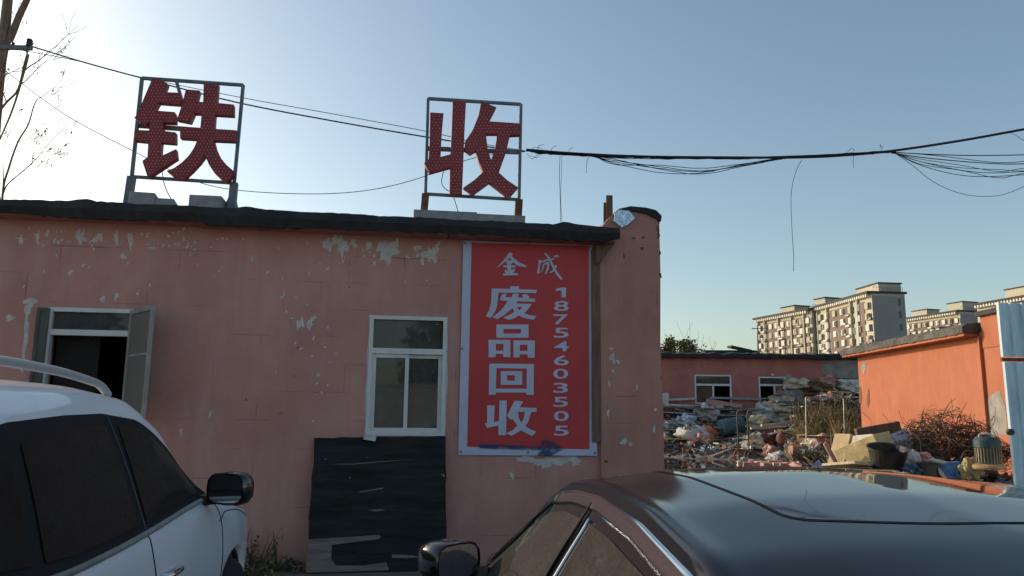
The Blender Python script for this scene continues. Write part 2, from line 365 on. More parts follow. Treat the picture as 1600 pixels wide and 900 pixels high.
for (xa, xb) in ((-240, 310), (312, 700), (702, 958)):
    a = W(xa, interp(bots, xa)+1.5, .13); b = W(xb, interp(bots, xb)+1.5, .13)
    mb.bar(a + Vector((0, 0, -.012)), b + Vector((0, 0, -.012)), .22, .03)
mb.build('fascia_board', M['fascia'], bld)
# the small bracket under the eave by the pillar
mb = MB(); a = [WL(*p, .0) for p in ((928, 385), (958, 383), (944, 400), (936, 412), (928, 415))]
mb.poly([a], lambda s, z, d: WF @ Vector((s, -.10-d, z)), th=.08); mb.build('eave_bracket', M['wood'], bld, fixn=True)
# brown bar added for the dark of the shaded gap between banner and pillar
mb = MB(); s0 = WL(926, 500)[0]; mb.bar(WF @ Vector((s0+.03, -.03, WL(930, 690)[1])), WF @ Vector((s0+.03, -.03, WL(930, 392)[1])), .10, .05); mb.build('gap_shade_bar', M['wood'], bld)

# paint that has flaked off: irregular shards of bare plaster, 3 mm proud
def flake(cx, cz, w_, h_, n=9):
    n = max(n, 6) * 2; a1, a2, a3 = (rnd.uniform(0, 6.28) for _ in range(3)); out = []
    for i in range(n):
        t = 2*math.pi*i/n; k = 1 + .22*math.sin(2*t+a1) + .20*math.sin(3*t+a2) + .16*math.sin(5*t+a3) + rnd.uniform(-.22, .22)
        out.append((cx + w_*k*math.cos(t), cz + h_*k*math.sin(t)*(1.25 if math.sin(t) < 0 and i % 3 == 0 else 1)))
    return out
mb = MB(); PX = 8.4/1200
spots = []
for px, py, hw, hh in ((122, 366, 4, 7), (127, 371, 4, 10), (150, 374, 4, 6), (157, 370, 4, 6), (182, 371, 3.5, 10), (204, 374, 4, 11), (33, 375, 3, 8), (59, 372, 2.5, 9), (192, 400, 5, 4), (110, 426, 4, 4),
        (512, 382, 7, 12), (536, 384, 9, 13), (525, 376, 8, 7), (552, 380, 6, 6), (575, 384, 4, 9), (608, 392, 13, 16), (594, 386, 5, 10), (620, 380, 4, 8), (652, 388, 6, 5), (672, 397, 11, 13), (684, 385, 4, 8), (660, 408, 4, 5),
        (466, 508, 4, 6), (472, 503, 4, 8), (484, 506, 6, 7), (490, 497, 5, 4), (490, 528, 2, 4), (585, 411, 2.5, 3), (512, 420, 3, 2), (470, 545, 3, 2), (16, 497, 8, 4), (45, 480, 6, 10), (41, 520, 4, 28), (36, 560, 3, 22), (48, 470, 10, 4),
        (160, 468, 6, 4), (182, 463, 3, 6), (283, 675, 3, 5), (328, 648, 2, 6), (800, 742, 4, 6), (840, 720, 30, 5), (862, 722, 22, 8), (820, 716, 14, 4), (885, 716, 20, 4), (900, 722, 10, 5)):
    spots.append((px, py, hw, hh))
for i in range(150):                                       # small flecks round the bigger losses
    px, py = rnd.choice([(rnd.gauss(150, 60), rnd.gauss(372, 9)), (rnd.gauss(600, 60), rnd.gauss(388, 16)), (rnd.gauss(600, 70), rnd.gauss(392, 10)), (rnd.uniform(380, 700), rnd.gauss(440, 40)), (rnd.gauss(480, 25), rnd.gauss(545, 45)), (rnd.uniform(20, 360), rnd.uniform(380, 470)), (rnd.gauss(60, 30), rnd.gauss(372, 8)), (rnd.gauss(280, 50), rnd.gauss(375, 10))])
    if 70 < px < 270 and py > 465: continue
    if 572 < px < 700 and py > 485: continue
    if px > 715: continue
    spots.append((px, py, rnd.uniform(.7, 2.4), rnd.uniform(.8, 3.5)))
zz = 0
for px, py, hw, hh in spots:
    s, z = WL(px, py); zz += 1; o = .002 + .00002*zz
    mb.poly([flake(s, z, hw*PX*.9, hh*PX*.95, rnd.randint(7, 14))], lambda a, b, d, o=o: WF @ Vector((a, -o, b)))
mb.build('peeled_paint', M['plaster'], bld, kind='stuff')
mb = MB()
for px, py, hw, hh in ((963, 372, 6, 3), (958, 362, 2, 2), (990, 372, 3, 2), (1005, 371, 3, 2), (1003, 388, 4, 2), (958, 380, 2, 1.5), (975, 400, 1.5, 3), (1029, 345, 3, 4), (1028, 358, 3, 5), (1029, 368, 3, 4), (1031, 395, 2, 3), (1032, 430, 2, 4)):
    s, z = WL(px, py, .05); zz += 1
    mb.poly([flake(s, z, hw*PX, hh*PX)], lambda a, b, d: WF @ Vector((a, -.053, b)))
mb.build('plaster_pit', M['rust'], bld, kind='stuff')
mb = MB()
for px, py, hw, hh in ((957, 560, 5, 6), (965, 565, 4, 3), (955, 545, 3, 2), (958, 580, 2, 3), (952, 600, 2, 5), (995, 605, 2, 4), (1022, 670, 2, 6), (975, 690, 5, 4), (985, 694, 3, 3), (1024, 640, 2, 3), (950, 645, 2, 6)):
    s, z = WL(px, py, .05); mb.poly([flake(s, z, hw*PX, hh*PX)], lambda a, b, d: WF @ Vector((a, -.053, b)))
mb.build('peeled_paint', M['plaster'], bld, kind='stuff')

def sash(mb, F, a, b, c, d, y0, y1, t, mi=0):
    """rectangular ring frame of member width t"""
    fbox(mb, F, (a, y0, c), (b, y1, c+t), mi); fbox(mb, F, (a, y0, d-t), (b, y1, d), mi)
    fbox(mb, F, (a, y0, c+t), (a+t, y1, d-t), mi); fbox(mb, F, (b-t, y0, c+t), (b, y1, d-t), mi)
def pane(F, a, b, c, d, y, name, m, parent):
    q = MB(); fbox(q, F, (a, y, c), (b, y+.006, d)); return q.build(name, m, parent)
# right window: transom light over two sliding sashes
a, b, c, d = w2; zt_ = WL(636, 549)[1]; sm = WL(634, 610)[0]
mb = MB(); sash(mb, WF, a+.004, b-.004, c+.004, d-.004, -.018, .075, .042); fbox(mb, WF, (a+.046, -.02, zt_-.03), (b-.046, .074, zt_+.03))
wf = mb.build('window', M['upvc'], bld)
for x0, x1, yy in ((a+.046, sm+.026, .0), (sm-.026, b-.046, .035)):
    q = MB(); sash(q, WF, x0, x1, c+.046, zt_-.031, yy, yy+.032, .042); q.build('sash', M['upvc'], wf)
    pane(WF, x0+.042, x1-.042, c+.088, zt_-.073, yy+.012, 'pane', M['glass'], wf)
pane(WF, a+.047, b-.047, zt_+.03, d-.046, .03, 'pane', M['glass'], wf)
# foam filler squeezed out round the frame
for sgn, s in ((-1, a), (1, b)):
    mb = MB()
    pts = [(s + sgn*(.004+.016*abs(math.sin(k*.9+sgn))*(1 if .2 < k/9 < .75 else .3)), c + (d-c)*k/9) for k in range(10)]
    lp = pts + [(s - sgn*.02, d), (s - sgn*.02, c)]
    mb.poly([lp], lambda u, z, dd: WF @ Vector((u, -.004-dd, z)), th=.003)
    mb.build('foam_filler', M['plaster'], bld, fixn=True)
# left window: open, with an insect screen casement swung outwards and an old sash on the left
a, b, c, d = w1; zt2 = WL(140, 520)[1]
mb = MB(); sash(mb, WF, a+.004, b-.004, c+.004, d-.004, -.012, .06, .045); fbox(mb, WF, (a+.049, -.014, zt2-.03), (b-.049, .058, zt2+.03))
wf = mb.build('window', M['upvc'], bld)
pane(WF, a+.05, b-.05, zt2+.03, d-.05, .03, 'pane', M['glass'], wf)
pane(WF, a+.05, a+(b-a)*.52, c+.05, zt2-.03, .16, 'pane', M['dark'], wf)  # no glass here: near-black sheet, the room's dimness put into its colour
hp = W(205, 490, .03); hp.z = 0
CF = frame(hp, WA + R(-52)); cz0, cz1 = c+.02, d-.02; cw = .60
mb = MB(); sash(mb, CF, 0, cw, cz0, cz1, -.015, .015, .045); fbox(mb, CF, (.045, -.008, cz0+.62), (cw-.045, .008, cz0+.64))
cs = mb.build('casement', M['frame_old'], bld)
q = MB(); fbox(q, CF, (.045, -.003, cz0+.045), (cw-.045, .003, cz1-.045)); q.build('insect_screen', M['screen'], cs)
mb = MB(); hp2 = W(77, 490, .03); hp2.z = 0; CF2 = frame(hp2, WA + R(180+12)); sash(mb, CF2, 0, .11, cz0, cz1, -.02, .02, .03); fbox(mb, CF2, (.03, -.006, cz0+.03), (.08, .006, cz1-.03)); mb.build('casement', M['oldgreen'], bld)

# ------------------------------------------------------------------ banner
bn = empty('banner', frame(W(825, 712, .0), WA), 'tall red vinyl banner with white writing hung on the pink wall', 'banner')
BO = .012
def fold(x, y):
    u, v = (x-717)/216, (y-377)/335; f = .0030*math.sin(x/17+1.3*math.sin(y/47)) + .0030*math.sin(y/29+x/61) + .0025*math.sin((x+y)/23)
    f += .007*math.exp(-((y-392+((x-822)/38)**2*4)/3.2)**2)*math.exp(-((x-822)/45)**2) + .005*math.exp(-((y-384+((x-800)/50)**2*3)/3)**2)
    f += .006*math.exp(-((x-914+(700-y)*.16)/4)**2)*math.exp(-((y-665)/40)**2) + .005*math.exp(-((x-740-(y-400)*.06)/4)**2)
    return f + .012
def bfn(o): return lambda x, y, d: W(x, y, BO+o+fold(x, y)) + WN*d
def bgrid(q, o, nx=44, ny=70):
    mb = MB(); f = bfn(o)
    for j in range(ny+1):
        for i in range(nx+1):
            u, v = i/nx, j/ny; x = (q[0][0]*(1-u)+q[1][0]*u)*(1-v)+(q[3][0]*(1-u)+q[2][0]*u)*v; y = (q[0][1]*(1-u)+q[1][1]*u)*(1-v)+(q[3][1]*(1-u)+q[2][1]*u)*v
            mb.v.append(f(x, y, 0))
    mb.f = [(j*(nx+1)+i, j*(nx+1)+i+1, (j+1)*(nx+1)+i+1, (j+1)*(nx+1)+i)[::-1] for j in range(ny) for i in range(nx)]; mb.m = [0]*len(mb.f)
    return mb
bgrid([(724, 376), (925, 383), (933, 712), (716, 711)], 0).build('sheet', M['banner_white'], bn, smooth=True)
bgrid([(737, 379), (920, 384), (921, 702), (730, 698)], .0032).build('red_field', M['red'], bn, smooth=True)
for x, y in ((727, 380), (826, 381), (921, 386), (722, 545), (926, 550), (720, 706), (825, 707), (929, 708)):
    mb = MB(); c = bfn(.001)(x, y, 0); mb.lathe(c, [(.006, .0), (.007, .004), (.013, .004), (.014, 0)], 12, Matrix.Rotation(WA, 3, 'Z') @ Matrix.Rotation(R(90), 3, 'X')); mb.build('eyelet', M['steel'], bn)
def crop(ox, oy, s, pts): return [(ox + x/s, oy + y/s) for x, y in pts]
C1 = lambda p: crop(740, 380, 7.5, p)
C2 = lambda p: crop(740, 430, 6.426, p)
C3 = lambda p: crop(740, 560, 5.626, p)
rc = lambda a, b, c, d: [(a, b), (c, b), (c, d), (a, d)]
glyphs = [
 [C1([(430,505),(530,505),(535,540),(740,545),(735,585),(290,578),(285,660),(270,760),(215,862),(190,875),(140,855),(180,790),(205,700),(212,530),(430,535)])],
 [C1([(340,595),(388,590),(374,632),(446,632),(462,588),(530,590),(520,634),(585,640),(565,608),(612,590),(660,632),(640,648),(722,652),(720,686),(512,680),(502,708),(680,712),(640,775),(592,818),(650,842),(738,855),(700,898),(600,878),(530,848),(475,880),(410,900),(345,872),(420,840),(478,800),(455,765),(420,790),(350,850),(275,888),(222,866),(290,815),(355,745),(400,678),(315,668),(312,640)]), C1([(505,748),(575,748),(537,785)])],
 [C2(rc(228,495,552,628)), C2(rc(300,540,474,586))],
 [C2([(150,648),(370,650),(368,822),(298,822),(298,790),(222,790),(220,822),(150,825)]), C2(rc(224,690,300,758))],
 [C2([(400,655),(615,655),(613,828),(545,828),(540,795),(462,795),(462,825),(400,825)]), C2(rc(464,698,540,760))],
 [C3([(138,45),(530,50),(528,322),(465,320),(465,300),(197,300),(195,320),(133,320)]), C3([(202,85),(466,90),(466,266),(196,266)])],
 [C3(rc(238,112,428,232)), C3(rc(295,148,362,196))],
 [C3([(118,413),(186,413),(178,560),(222,550),(228,370),(292,370),(285,675),(218,675),(218,590),(118,612),(98,575),(118,565)])],
 [C3([(362,370),(435,380),(405,430),(555,435),(553,470),(508,470),(480,560),(455,595),(500,625),(552,645),(515,683),(460,655),(415,632),(370,660),(330,680),(288,658),(345,630),(385,590),(355,550),(340,528),(325,540),(294,505),(330,430)]), C3([(390,470),(450,470),(440,530),(420,565),(400,530)])],
 [C1([(415,108),(460,120),(450,155),(520,215),(630,270),(600,280),(520,265),(455,215),(420,170),(370,220),(260,295),(330,225),(390,150)])],
 [C1([(390,200),(475,205),(460,232),(440,240),(438,258),(500,262),(490,282),(440,285),(440,318),(475,295),(487,318),(462,345),(525,355),(520,375),(338,378),(350,355),(378,352),(360,318),(375,310),(397,338),(395,285),(350,280),(345,262),(398,258),(395,238),(375,235)])],
]
mb = MB()
for gl in glyphs: mb.poly(gl, bfn(.009))
def ribbon(mb, pts, ws, o):
    P = [Vector((p.x, p.y)) for p in crom([(x, y, 0) for x, y in pts], 5)]; n = len(P); L_, R_ = [], []
    for i, p in enumerate(P):
        t = (P[min(i+1, n-1)]-P[max(i-1, 0)]).normalized(); q = Vector((-t.y, t.x)); wd = float(np.interp(i/(n-1), np.linspace(0, 1, len(ws)), ws))/2
        L_.append(tuple(p+q*wd)); R_.append(tuple(p-q*wd))
    f = bfn(o); mb.add([f(x, y, 0) for x, y in L_+R_], [(i, n+i, n+i+1, i+1) for i in range(n-1)])
for i, (pts, ws) in enumerate([  # brushed second character of the heading
    ([(775,195),(768,270),(755,355)], [34,22,30]), ([(765,232),(850,200),(945,185)], [24,20,14]), ([(835,115),(880,170),(930,270),(985,365),(1035,425)], [20,26,26,30,26]),
    ([(940,165),(970,150),(998,160)], [14,28,14]), ([(815,255),(870,232),(868,300),(838,362)], [16,26,24,14]), ([(968,260),(930,325),(885,345)], [26,20,8]), ([(815,262),(812,300),(780,345)], [18,14,8])]):
    ribbon(mb, C1(pts), [q/7.5 for q in ws], .0095+.0003*i)
mb.build('lettering', M['banner_white'], bn)
# phone number, digit under digit
mb = MB()
mb.poly([C1([(962,535),(1030,518),(1085,520),(1080,636),(1030,636),(1028,552),(965,560)])], bfn(.009))
for ch, px, py in zip('8754603505', (877, 876, 877, 877, 877, 876, 876, 876, 877, 877), (478, 499, 520, 541, 563, 584, 606, 628, 650, 673)):
    cu = bpy.data.curves.new('digit', 'FONT'); cu.body = ch; cu.offset = .012; cu.align_x = 'CENTER'
    o = bpy.data.objects.new('digit', cu); me = o.to_mesh()
    xs_ = [v.co.x for v in me.vertices]; ys_ = [v.co.y for v in me.vertices]
    x0, x1, y0, y1 = min(xs_), max(xs_), min(ys_), max(ys_); wd = 15 if ch == '1' else 23; hg = 15.5; f = bfn(.009)
    mb.add([f(px + ((v.co.x-x0)/(x1-x0)-.5)*wd, py - ((v.co.y-y0)/(y1-y0)-.5)*hg, 0) for v in me.vertices], [tuple(p.vertices) for p in me.polygons])
    o.to_mesh_clear(); bpy.data.objects.remove(o); bpy.data.curves.remove(cu)
mb.build('phone_number', M['banner_white'], bn)
def spray_mat():
    m = mat('spray_paint', (.025, .06, .16), .7); N = m.node_tree.nodes; L = m.node_tree.links; b = N['Principled BSDF']
    tc = N.new('ShaderNodeTexCoord'); n = N.new('ShaderNodeTexNoise'); n.inputs['Scale'].default_value = 14; n.inputs['Detail'].default_value = 8; L.new(tc.outputs['Object'], n.inputs[0])
    r = N.new('ShaderNodeMapRange'); r.inputs[1].default_value = .3; r.inputs[2].default_value = .62; r.inputs[3].default_value = .25; r.inputs[4].default_value = .92; L.new(n.outputs[0], r.inputs[0]); L.new(r.outputs[0], b.inputs['Alpha']); return m
M['spray'] = spray_mat()
mb = MB(); mb.poly([C3([(40,770),(70,752),(250,758),(420,765),(600,770),(595,728),(640,715),(720,745),(795,795),(740,825),(690,855),(640,862),(560,850),(600,805),(400,800),(200,795),(60,790)])], bfn(.0125)); mb.build('sprayed_arrow', M['spray'], bn)

# ------------------------------------------------------------------ rooftop signs
def roof_sign(name, label, frame_px, off, char_loops, low, midbar, legs):
    (lt, rt, lb, rb) = frame_px
    root = empty(name, frame((W(*lb, off)+W(*rb, off))/2 + Vector((0, 0, -.35)), WA), label, 'sign', 'lit letter signs on the roof')
    pw = .035
    for top, bot in ((lt, lb), (rt, rb)):
        q = MB(); q.bar(W(*top, off), W(*bot, off), pw, pw, up=WN); q.build('post', M['steel'], root)
    for a_, b_ in ((lt, rt), (lb, rb)):
        q = MB(); ta, tb = W(*a_, off), W(*b_, off); q.bar(ta - WN*.002, tb - WN*.002, pw*.95, pw*.95, up=WN); q.build('rail', M['steel'], root)
    q = MB(); q.bar(W(*midbar[0], off-.02), W(*midbar[1], off-.02), .05, .03, up=WN); q.build('rail', M['steel'], root)
    for bot, foot in zip((lb, rb), legs):
        q = MB(); q.bar(W(*bot, off-.004), W(*foot, off-.004), .085, .06, up=WN); q.build('leg', M[low], root)
    co = off+.03; TH = .085; bulbs = MB(); ch = MB()
    fn = lambda x, y, d: W(x, y, co+TH) + WN*d
    for loops in char_loops:
        k0 = len(ch.f); ch.poly(loops, fn, th=TH)
        for k in range(k0, len(ch.f)):
            pass
        # bulbs in rows inside the outline, set in from its edge
        P = [Vector((x, y)) for x, y in loops[0]]
        def inside(x, y):
            r = False
            for lp in loops:
                n = len(lp)
                for i in range(n):
                    (xa, ya), (xb, yb) = lp[i], lp[(i+1) % n]
                    if (ya > y) != (yb > y) and x < (xb-xa)*(y-ya)/(yb-ya)+xa: r = not r
            return r
        x0, x1, y0, y1 = min(p.x for p in P), max(p.x for p in P), min(p.y for p in P), max(p.y for p in P); y = y0; st = 5.3; row = 0
        while y < y1:
            x = x0 + (st/2 if row % 2 else 0)
            while x < x1:
                if all(inside(x+dx, y+dy) for dx, dy in ((0, 0), (2.2, 0), (-2.2, 0), (0, 2.2), (0, -2.2))):
                    c = W(x, y, co+TH); r_ = .0062; f3 = WF.to_3x3()
                    pts = [c + f3 @ Vector((r_*math.cos(k*math.pi/3), 0, r_*math.sin(k*math.pi/3))) for k in range(6)] + [c + WN*.007]
                    bulbs.add(pts, [(k, (k+1) % 6, 6) for k in range(6)])
                x += st
            y += st*.9; row += 1
    ch.build('character', M['signred'], root, fixn=True); bulbs.build('bulb', M['bulb'], root, kind='stuff')
    return root
K1 = lambda p: crop(200, 110, 4.737, p)
iron = [[K1([(180,58),(235,62),(292,98),(268,160),(380,165),(405,222),(380,250),(228,238),(196,296),(345,308),(355,335),(352,388),(262,384),(258,446),(352,458),(352,540),(248,532),(240,636),(355,582),(363,650),(165,782),(142,782),(105,670),(143,642),(150,528),(48,518),(48,440),(155,444),(160,380),(128,402),(90,385),(46,350),(65,328)])],
        [K1([(428,140),(530,148),(510,230),(556,234),(560,92),(668,100),(658,240),(782,252),(782,334),(645,326),(638,432),(795,442),(795,525),(636,518),(650,575),(680,640),(730,700),(795,755),(730,830),(700,815),(640,760),(600,700),(570,632),(535,680),(480,740),(410,805),(345,795),(285,745),(340,722),(400,680),(450,630),(490,570),(515,508),(385,500),(385,418),(535,424),(545,318),(490,316),(460,385),(362,365),(400,250)])]]
K2 = lambda p: crop(650, 140, 4.283, p)
coll = [[K2([(95,152),(185,158),(172,300),(165,450),(232,432),(240,250),(246,76),(335,80),(326,250),(320,400),(308,700),(225,698),(228,520),(90,558),(55,490),(85,465),(92,350)])],
        [K2([(437,78),(538,118),(490,212),(700,226),(698,302),(630,304),(600,430),(555,555),(610,605),(685,655),(625,725),(560,675),(492,622),(440,660),(380,702),(318,655),(390,605),(450,550),(420,480),(400,408),(365,430),(326,402),(330,345),(380,270),(420,170)]), K2([(468,295),(545,295),(530,390),(503,470),(480,400)])]]
SO = -.28
s1 = roof_sign('rooftop_sign', 'left of the two roof signs, broad red character between grey posts', ((222, 122), (380, 133), (206, 276), (366, 286)), SO, iron, 'steel', ((212, 196), (373, 208)), ((199, 322), (362, 328)))
q = MB(); q.bar(W(276, 128, SO), W(286, 163, SO), .035, .03, up=WN); q.build('brace', M['steel'], s1)
q = MB(); q.bar(W(363, 302, SO-.05), W(350, 330, SO-.05), .035, .03, up=WN); q.build('brace', M['steel'], s1)
q = MB(); q.bar(W(365, 302, SO-.08), W(371, 330, SO-.08), .03, .03, up=WN); q.build('brace', M['steel'], s1)
s2 = roof_sign('rooftop_sign', 'right of the two roof signs, narrower red character on rusty feet', ((669, 154), (814, 163), (665, 303), (811, 312)), SO, coll, 'rust', ((667, 232), (813, 238)), ((662, 338), (809, 346)))
# loose pieces on the roof
def block(name, label, cat, p0, p1, off, dep, m=M['block'], rz=0, group=None, drop=.1):
    a, b = W(*p0, off), W(*p1, off); c = (a+b)/2; wd = abs((b-a).dot(WU)); h = abs(a.z-b.z)
    mb = MB(); mb.box(Vector((c.x, c.y, c.z-drop/2)) - WN*dep/2, (wd, dep, h+drop), Matrix.Rotation(WA+rz, 3, 'Z'), 0, .015)
    return mb.build(name, m, M=frame(Vector((c.x, c.y, min(a.z, b.z)-drop)), WA), label=label, cat=cat, group=group, bevel=.006)
block('concrete_block', 'grey block lying against the left foot of the left sign', 'block', (200, 299), (238, 318), -.12, .3, rz=.12)
block('concrete_block', 'low grey block, middle one of three under the left sign', 'block', (237, 309), (268, 322), -.16, .3, rz=.1)
block('concrete_block', 'wide grey block near the right post of the left sign', 'block', (296, 304), (345, 326), -.12, .35)
block('concrete_slab', 'long thin concrete slab under the right sign', 'slab', (647, 327), (745, 343), -.14, .4)
block('concrete_slab', 'shorter slab beside the right foot of the right sign', 'slab', (746, 334), (820, 349), -.15, .4)
mb = MB(); a = W(952, 330, -.25); b = W(952, 306, -.25); mb.bar(a - Vector((0, 0, .5)), b, .075, .05); mb.bar(W(946, 332, -.3) - Vector((0, 0, .5)), W(947, 317, -.3), .06, .04)
mb.build('timber_stub', M['wood'], label='broken timber stub standing behind the pillar top', cat='timber')

# board leaning on the wall
BF = None
mb = MB(); tl, tr = W(491, 684, .03), W(696, 681, .03); bl, br_ = W(479, 868, .03), W(698, 862, .03)
bl = at(478, 897, 7.6); bl.z = .0; br_ = at(699, 893, 7.9); br_.z = 0
bl = EYE + ray(478, 897)*(-CAM_H/ray(478, 897).z); br_ = EYE + ray(699, 892)*(-CAM_H/ray(699, 892).z)
N1 = (tr-tl).cross(bl-tl).normalized()
if N1.dot(WN) < 0: N1 = -N1
def brd(u, v, d): return tl*(1-u)*(1-v) + tr*u*(1-v) + bl*(1-u)*v + br_*u*v + N1*d
edge = [(0, 0)] + [(i/14, rnd.uniform(-.004, .008)) for i in range(1, 14)] + [(1, 0)] + [(1+rnd.uniform(-.008, .004), i/10) for i in range(1, 10)] + [(1, 1)] + [(1-i/10, 1) for i in range(1, 10)] + [(0, 1)] + [(rnd.uniform(-.004, .008), 1-i/10) for i in range(1, 10)]
bo = empty('plywood_board', frame((bl+br_)/2, WA), 'big black painted plywood sheet leaning under the small window', 'board')
mb = MB(); mb.poly([edge], lambda u, v, d: brd(u, v, d), th=.018); mb.build('sheet', M['blackboard'], bo, fixn=True)
mb = MB()
for lp in ([(0, .76), (.06, .755), (.3, .745), (.5, .735), (.52, .75), (.5, .765), (.3, .785), (.17, .80), (.17, .9), (.2, .94), (.2, .99), (0, .99)], [(.2, .945), (.4, .95), (.56, .93), (.58, .985), (.2, .99)], [(.6, .875), (.75, .885), (.8, .9), (.7, .905), (.6, .9)], [(.42, .552), (.5, .548), (.55, .557), (.47, .566)], [(.86, .79), (.97, .80), (.99, .81), (.88, .815)],
           [(.1, .207), (.3, .205), (.5, .19), (.77, .178), (.5, .196), (.3, .211)], [(.39, .158), (.41, .155), (.405, .165)], [(.35, .416), (.53, .39), (.52, .4), (.36, .424)], [(.96, .29), (.99, .3), (.99, .32), (.97, .31)], [(.08, .165), (.1, .16), (.1, .172)], [(.27, .31), (.29, .3), (.28, .318)]):
    mb.poly([lp], lambda u, v, d: brd(u, v, d+.0015), mi=0)
mb.build('bare_wood_scar', M['rawply'], bo)
mb = MB(); q0 = W(578, 684, .06); mb.box(q0 + Vector((.0, 0, .0)), (.12, .06, .05), Matrix.Rotation(WA, 3, 'Z') @ Matrix.Rotation(.2, 3, 'Y'), 0, .15); mb.build('foam_lump', M['plaster'], label='small pale lump lying on the top edge of the black board', cat='rubble')


# ------------------------------------------------------------------ cars
class Car:
    """body surface from control curves along x (forward); |y| is mirrored; section points run from the centre line down to the sill"""
    def __init__(s, tab, wheels, wr, zbot, crown=.40):
        s.crown = crown
        s.t = {k: np.array(v, float) for k, v in tab.items()}; s.wheels = wheels; s.wr = wr; s.zbot = zbot
        x = s.t['x']; s.xs = np.unique(np.concatenate([np.linspace(x[0], x[-1], 150), *[xw + (wr+.05)*np.cos(np.linspace(0, math.pi, 25)) for xw in wheels]]))
        fine = np.linspace(x[0]-.2, x[-1]+.2, 1200); ker = np.hanning(41); ker /= ker.sum()
        s.fine = fine; s.c = {}
        for k in s.t:
            if k == 'x': continue
            v = np.interp(fine, x, s.t[k]); vp = np.pad(v, 20, mode='edge'); s.c[k] = np.convolve(vp, ker, 'valid')
    def cv(s, k, x): return float(np.interp(x, s.fine, s.c[k]))
    def section(s, x):
        c = lambda k: s.cv(k, x); zr, ze, ye, zb, yb, ym = c('zr'), c('ze'), c('ye'), c('zb'), c('yb'), c('ym')
        zm = c('zm'); zs = s.zbot
        for xw in s.wheels:
            d = abs(x-xw); rr = s.wr+.05
            if d < rr: zs = max(zs, s.wr + math.sqrt(rr*rr-d*d))
        zs = min(zs, zm-.02)
        P = [(0, zr), (ye*.5, zr-(zr-ze)*.14), (ye*.86, ze+(zr-ze)*s.crown), (ye*.965, ze+.028), (ye, ze), (ye+.012, ze-.03), ((ye+yb)/2+.012, (ze+zb)/2), (yb-.003, zb+.03), (yb+.012, zb-.005), (yb+(ym-yb)*.5+.01, zb-.06), (ym, zm), (ym-.005, (zm+zs)/2), (ym-.03, zs+.01), (ym-.06, zs)]
        P = [Vector(p) for p in P]
        for _ in range(2):
            Q = [P[0]]
            for a, b in zip(P[:-1], P[1:]): Q += [a*.75+b*.25, a*.25+b*.75]
            Q.append(P[-1]); P = Q
        return P
    def side(s, x, z):
        P = s.section(x)
        zs = [p.y for p in P][::-1]; ys = [p.x for p in P][::-1]
        # keep the outer branch, from the roof edge down
        return float(np.interp(z, np.maximum.accumulate(zs), ys))
    def top(s, x, y):
        P = s.section(x); k = max(range(len(P)), key=lambda i: P[i].x if P[i].y > s.cv('zb', x)+.02 else -1)
        return float(np.interp(abs(y), [p.x for p in P[:k+1]], [p.y for p in P[:k+1]]))
    def body(s):
        mb = MB(); secs = [s.section(x) for x in s.xs]; n = len(secs[0]); m = 2*n-1
        for x, P in zip(s.xs, secs):
            mb.v += [Vector((x, p.x, p.y)) for p in P[::-1]] + [Vector((x, -p.x, p.y)) for p in P[1:]]
        for i in range(len(secs)-1):
            for j in range(m-1):
                mb.f.append((i*m+j, i*m+j+1, (i+1)*m+j+1, (i+1)*m+j)); mb.m.append(0)
        mb.f += [tuple(range(m))[::-1], tuple((len(secs)-1)*m+j for j in range(m))]; mb.m += [0, 0]
        return mb
    def onside(s, x, z, sg, o):
        y = s.side(x, z); dz = (s.side(x, z+.01)-s.side(x, z-.01))/.02; n = Vector((0, 1, -dz)).normalized()
        return Vector((x, sg*(y+n.y*o), z+n.z*o))
    def patch(s, top, bot, sg, o, n=28, m=14, th=0):
        """four-sided patch on the side between two polylines (x,z)"""
        def rs(pl, k):
            P = [Vector(p) for p in pl]; L = [0]
            for a, b in zip(P[:-1], P[1:]): L.append(L[-1]+(b-a).length)
            return [(float(np.interp(t*L[-1], L, [p.x for p in P])), float(np.interp(t*L[-1], L, [p.y for p in P]))) for t in np.linspace(0, 1, k)]
        T, B = rs(top, n), rs(bot, n); mb = MB()
        for (xt, zt), (xb, zb) in zip(T, B):
            for k in range(m):
                u = k/(m-1); mb.v.append(s.onside(xt*(1-u)+xb*u, zt*(1-u)+zb*u, sg, o))
        for i in range(n-1):
            for k in range(m-1):
                f = (i*m+k, i*m+k+1, (i+1)*m+k+1, (i+1)*m+k); mb.f.append(f if sg > 0 else f[::-1]); mb.m.append(0)
        rim = [i*m for i in range(n)] + [(n-1)*m+k for k in range(1, m)] + [i*m+m-1 for i in range(n-2, -1, -1)] + [k for k in range(m-2, 0, -1)]
        if th:      # turn the edge in towards the body
            b = len(mb.v)
            for r_ in rim: p = mb.v[r_]; mb.v.append(Vector((p.x, p.y - sg*th, p.z)))
            q = len(rim)
            for i in range(q): mb.f.append((rim[i], rim[(i+1) % q], b+(i+1) % q, b+i)); mb.m.append(0)
        return mb
    def line(s, pl, sg, o, r, n=5, k=6):
        P = crom([(x, 0, z) for x, z in pl], k); mb = MB(); mb.tube([s.onside(p.x, p.z, sg, o) for p in P], r, n); return mb
    def toppatch(s, xa, xb, ya, yb, o, n=24, m=24, round_=0):
        """patch on the top surface; xa(y), xb(y) limits as functions of v in -1..1; ya,yb half width at both ends"""
        mb = MB()
        for i in range(n):
            u = i/(n-1)
            for k in range(m):
                v = -1+2*k/(m-1); x0, x1 = xa(v), xb(v); x = x0+(x1-x0)*u; hw = ya+(yb-ya)*u
                if round_:
                    e = min(u, 1-u)*abs(x1-x0)
                    if e < round_: hw -= round_ - math.sqrt(max(0, round_**2-(round_-e)**2))
                y = v*hw; mb.v.append(Vector((x, y, s.top(x, y)+o)))
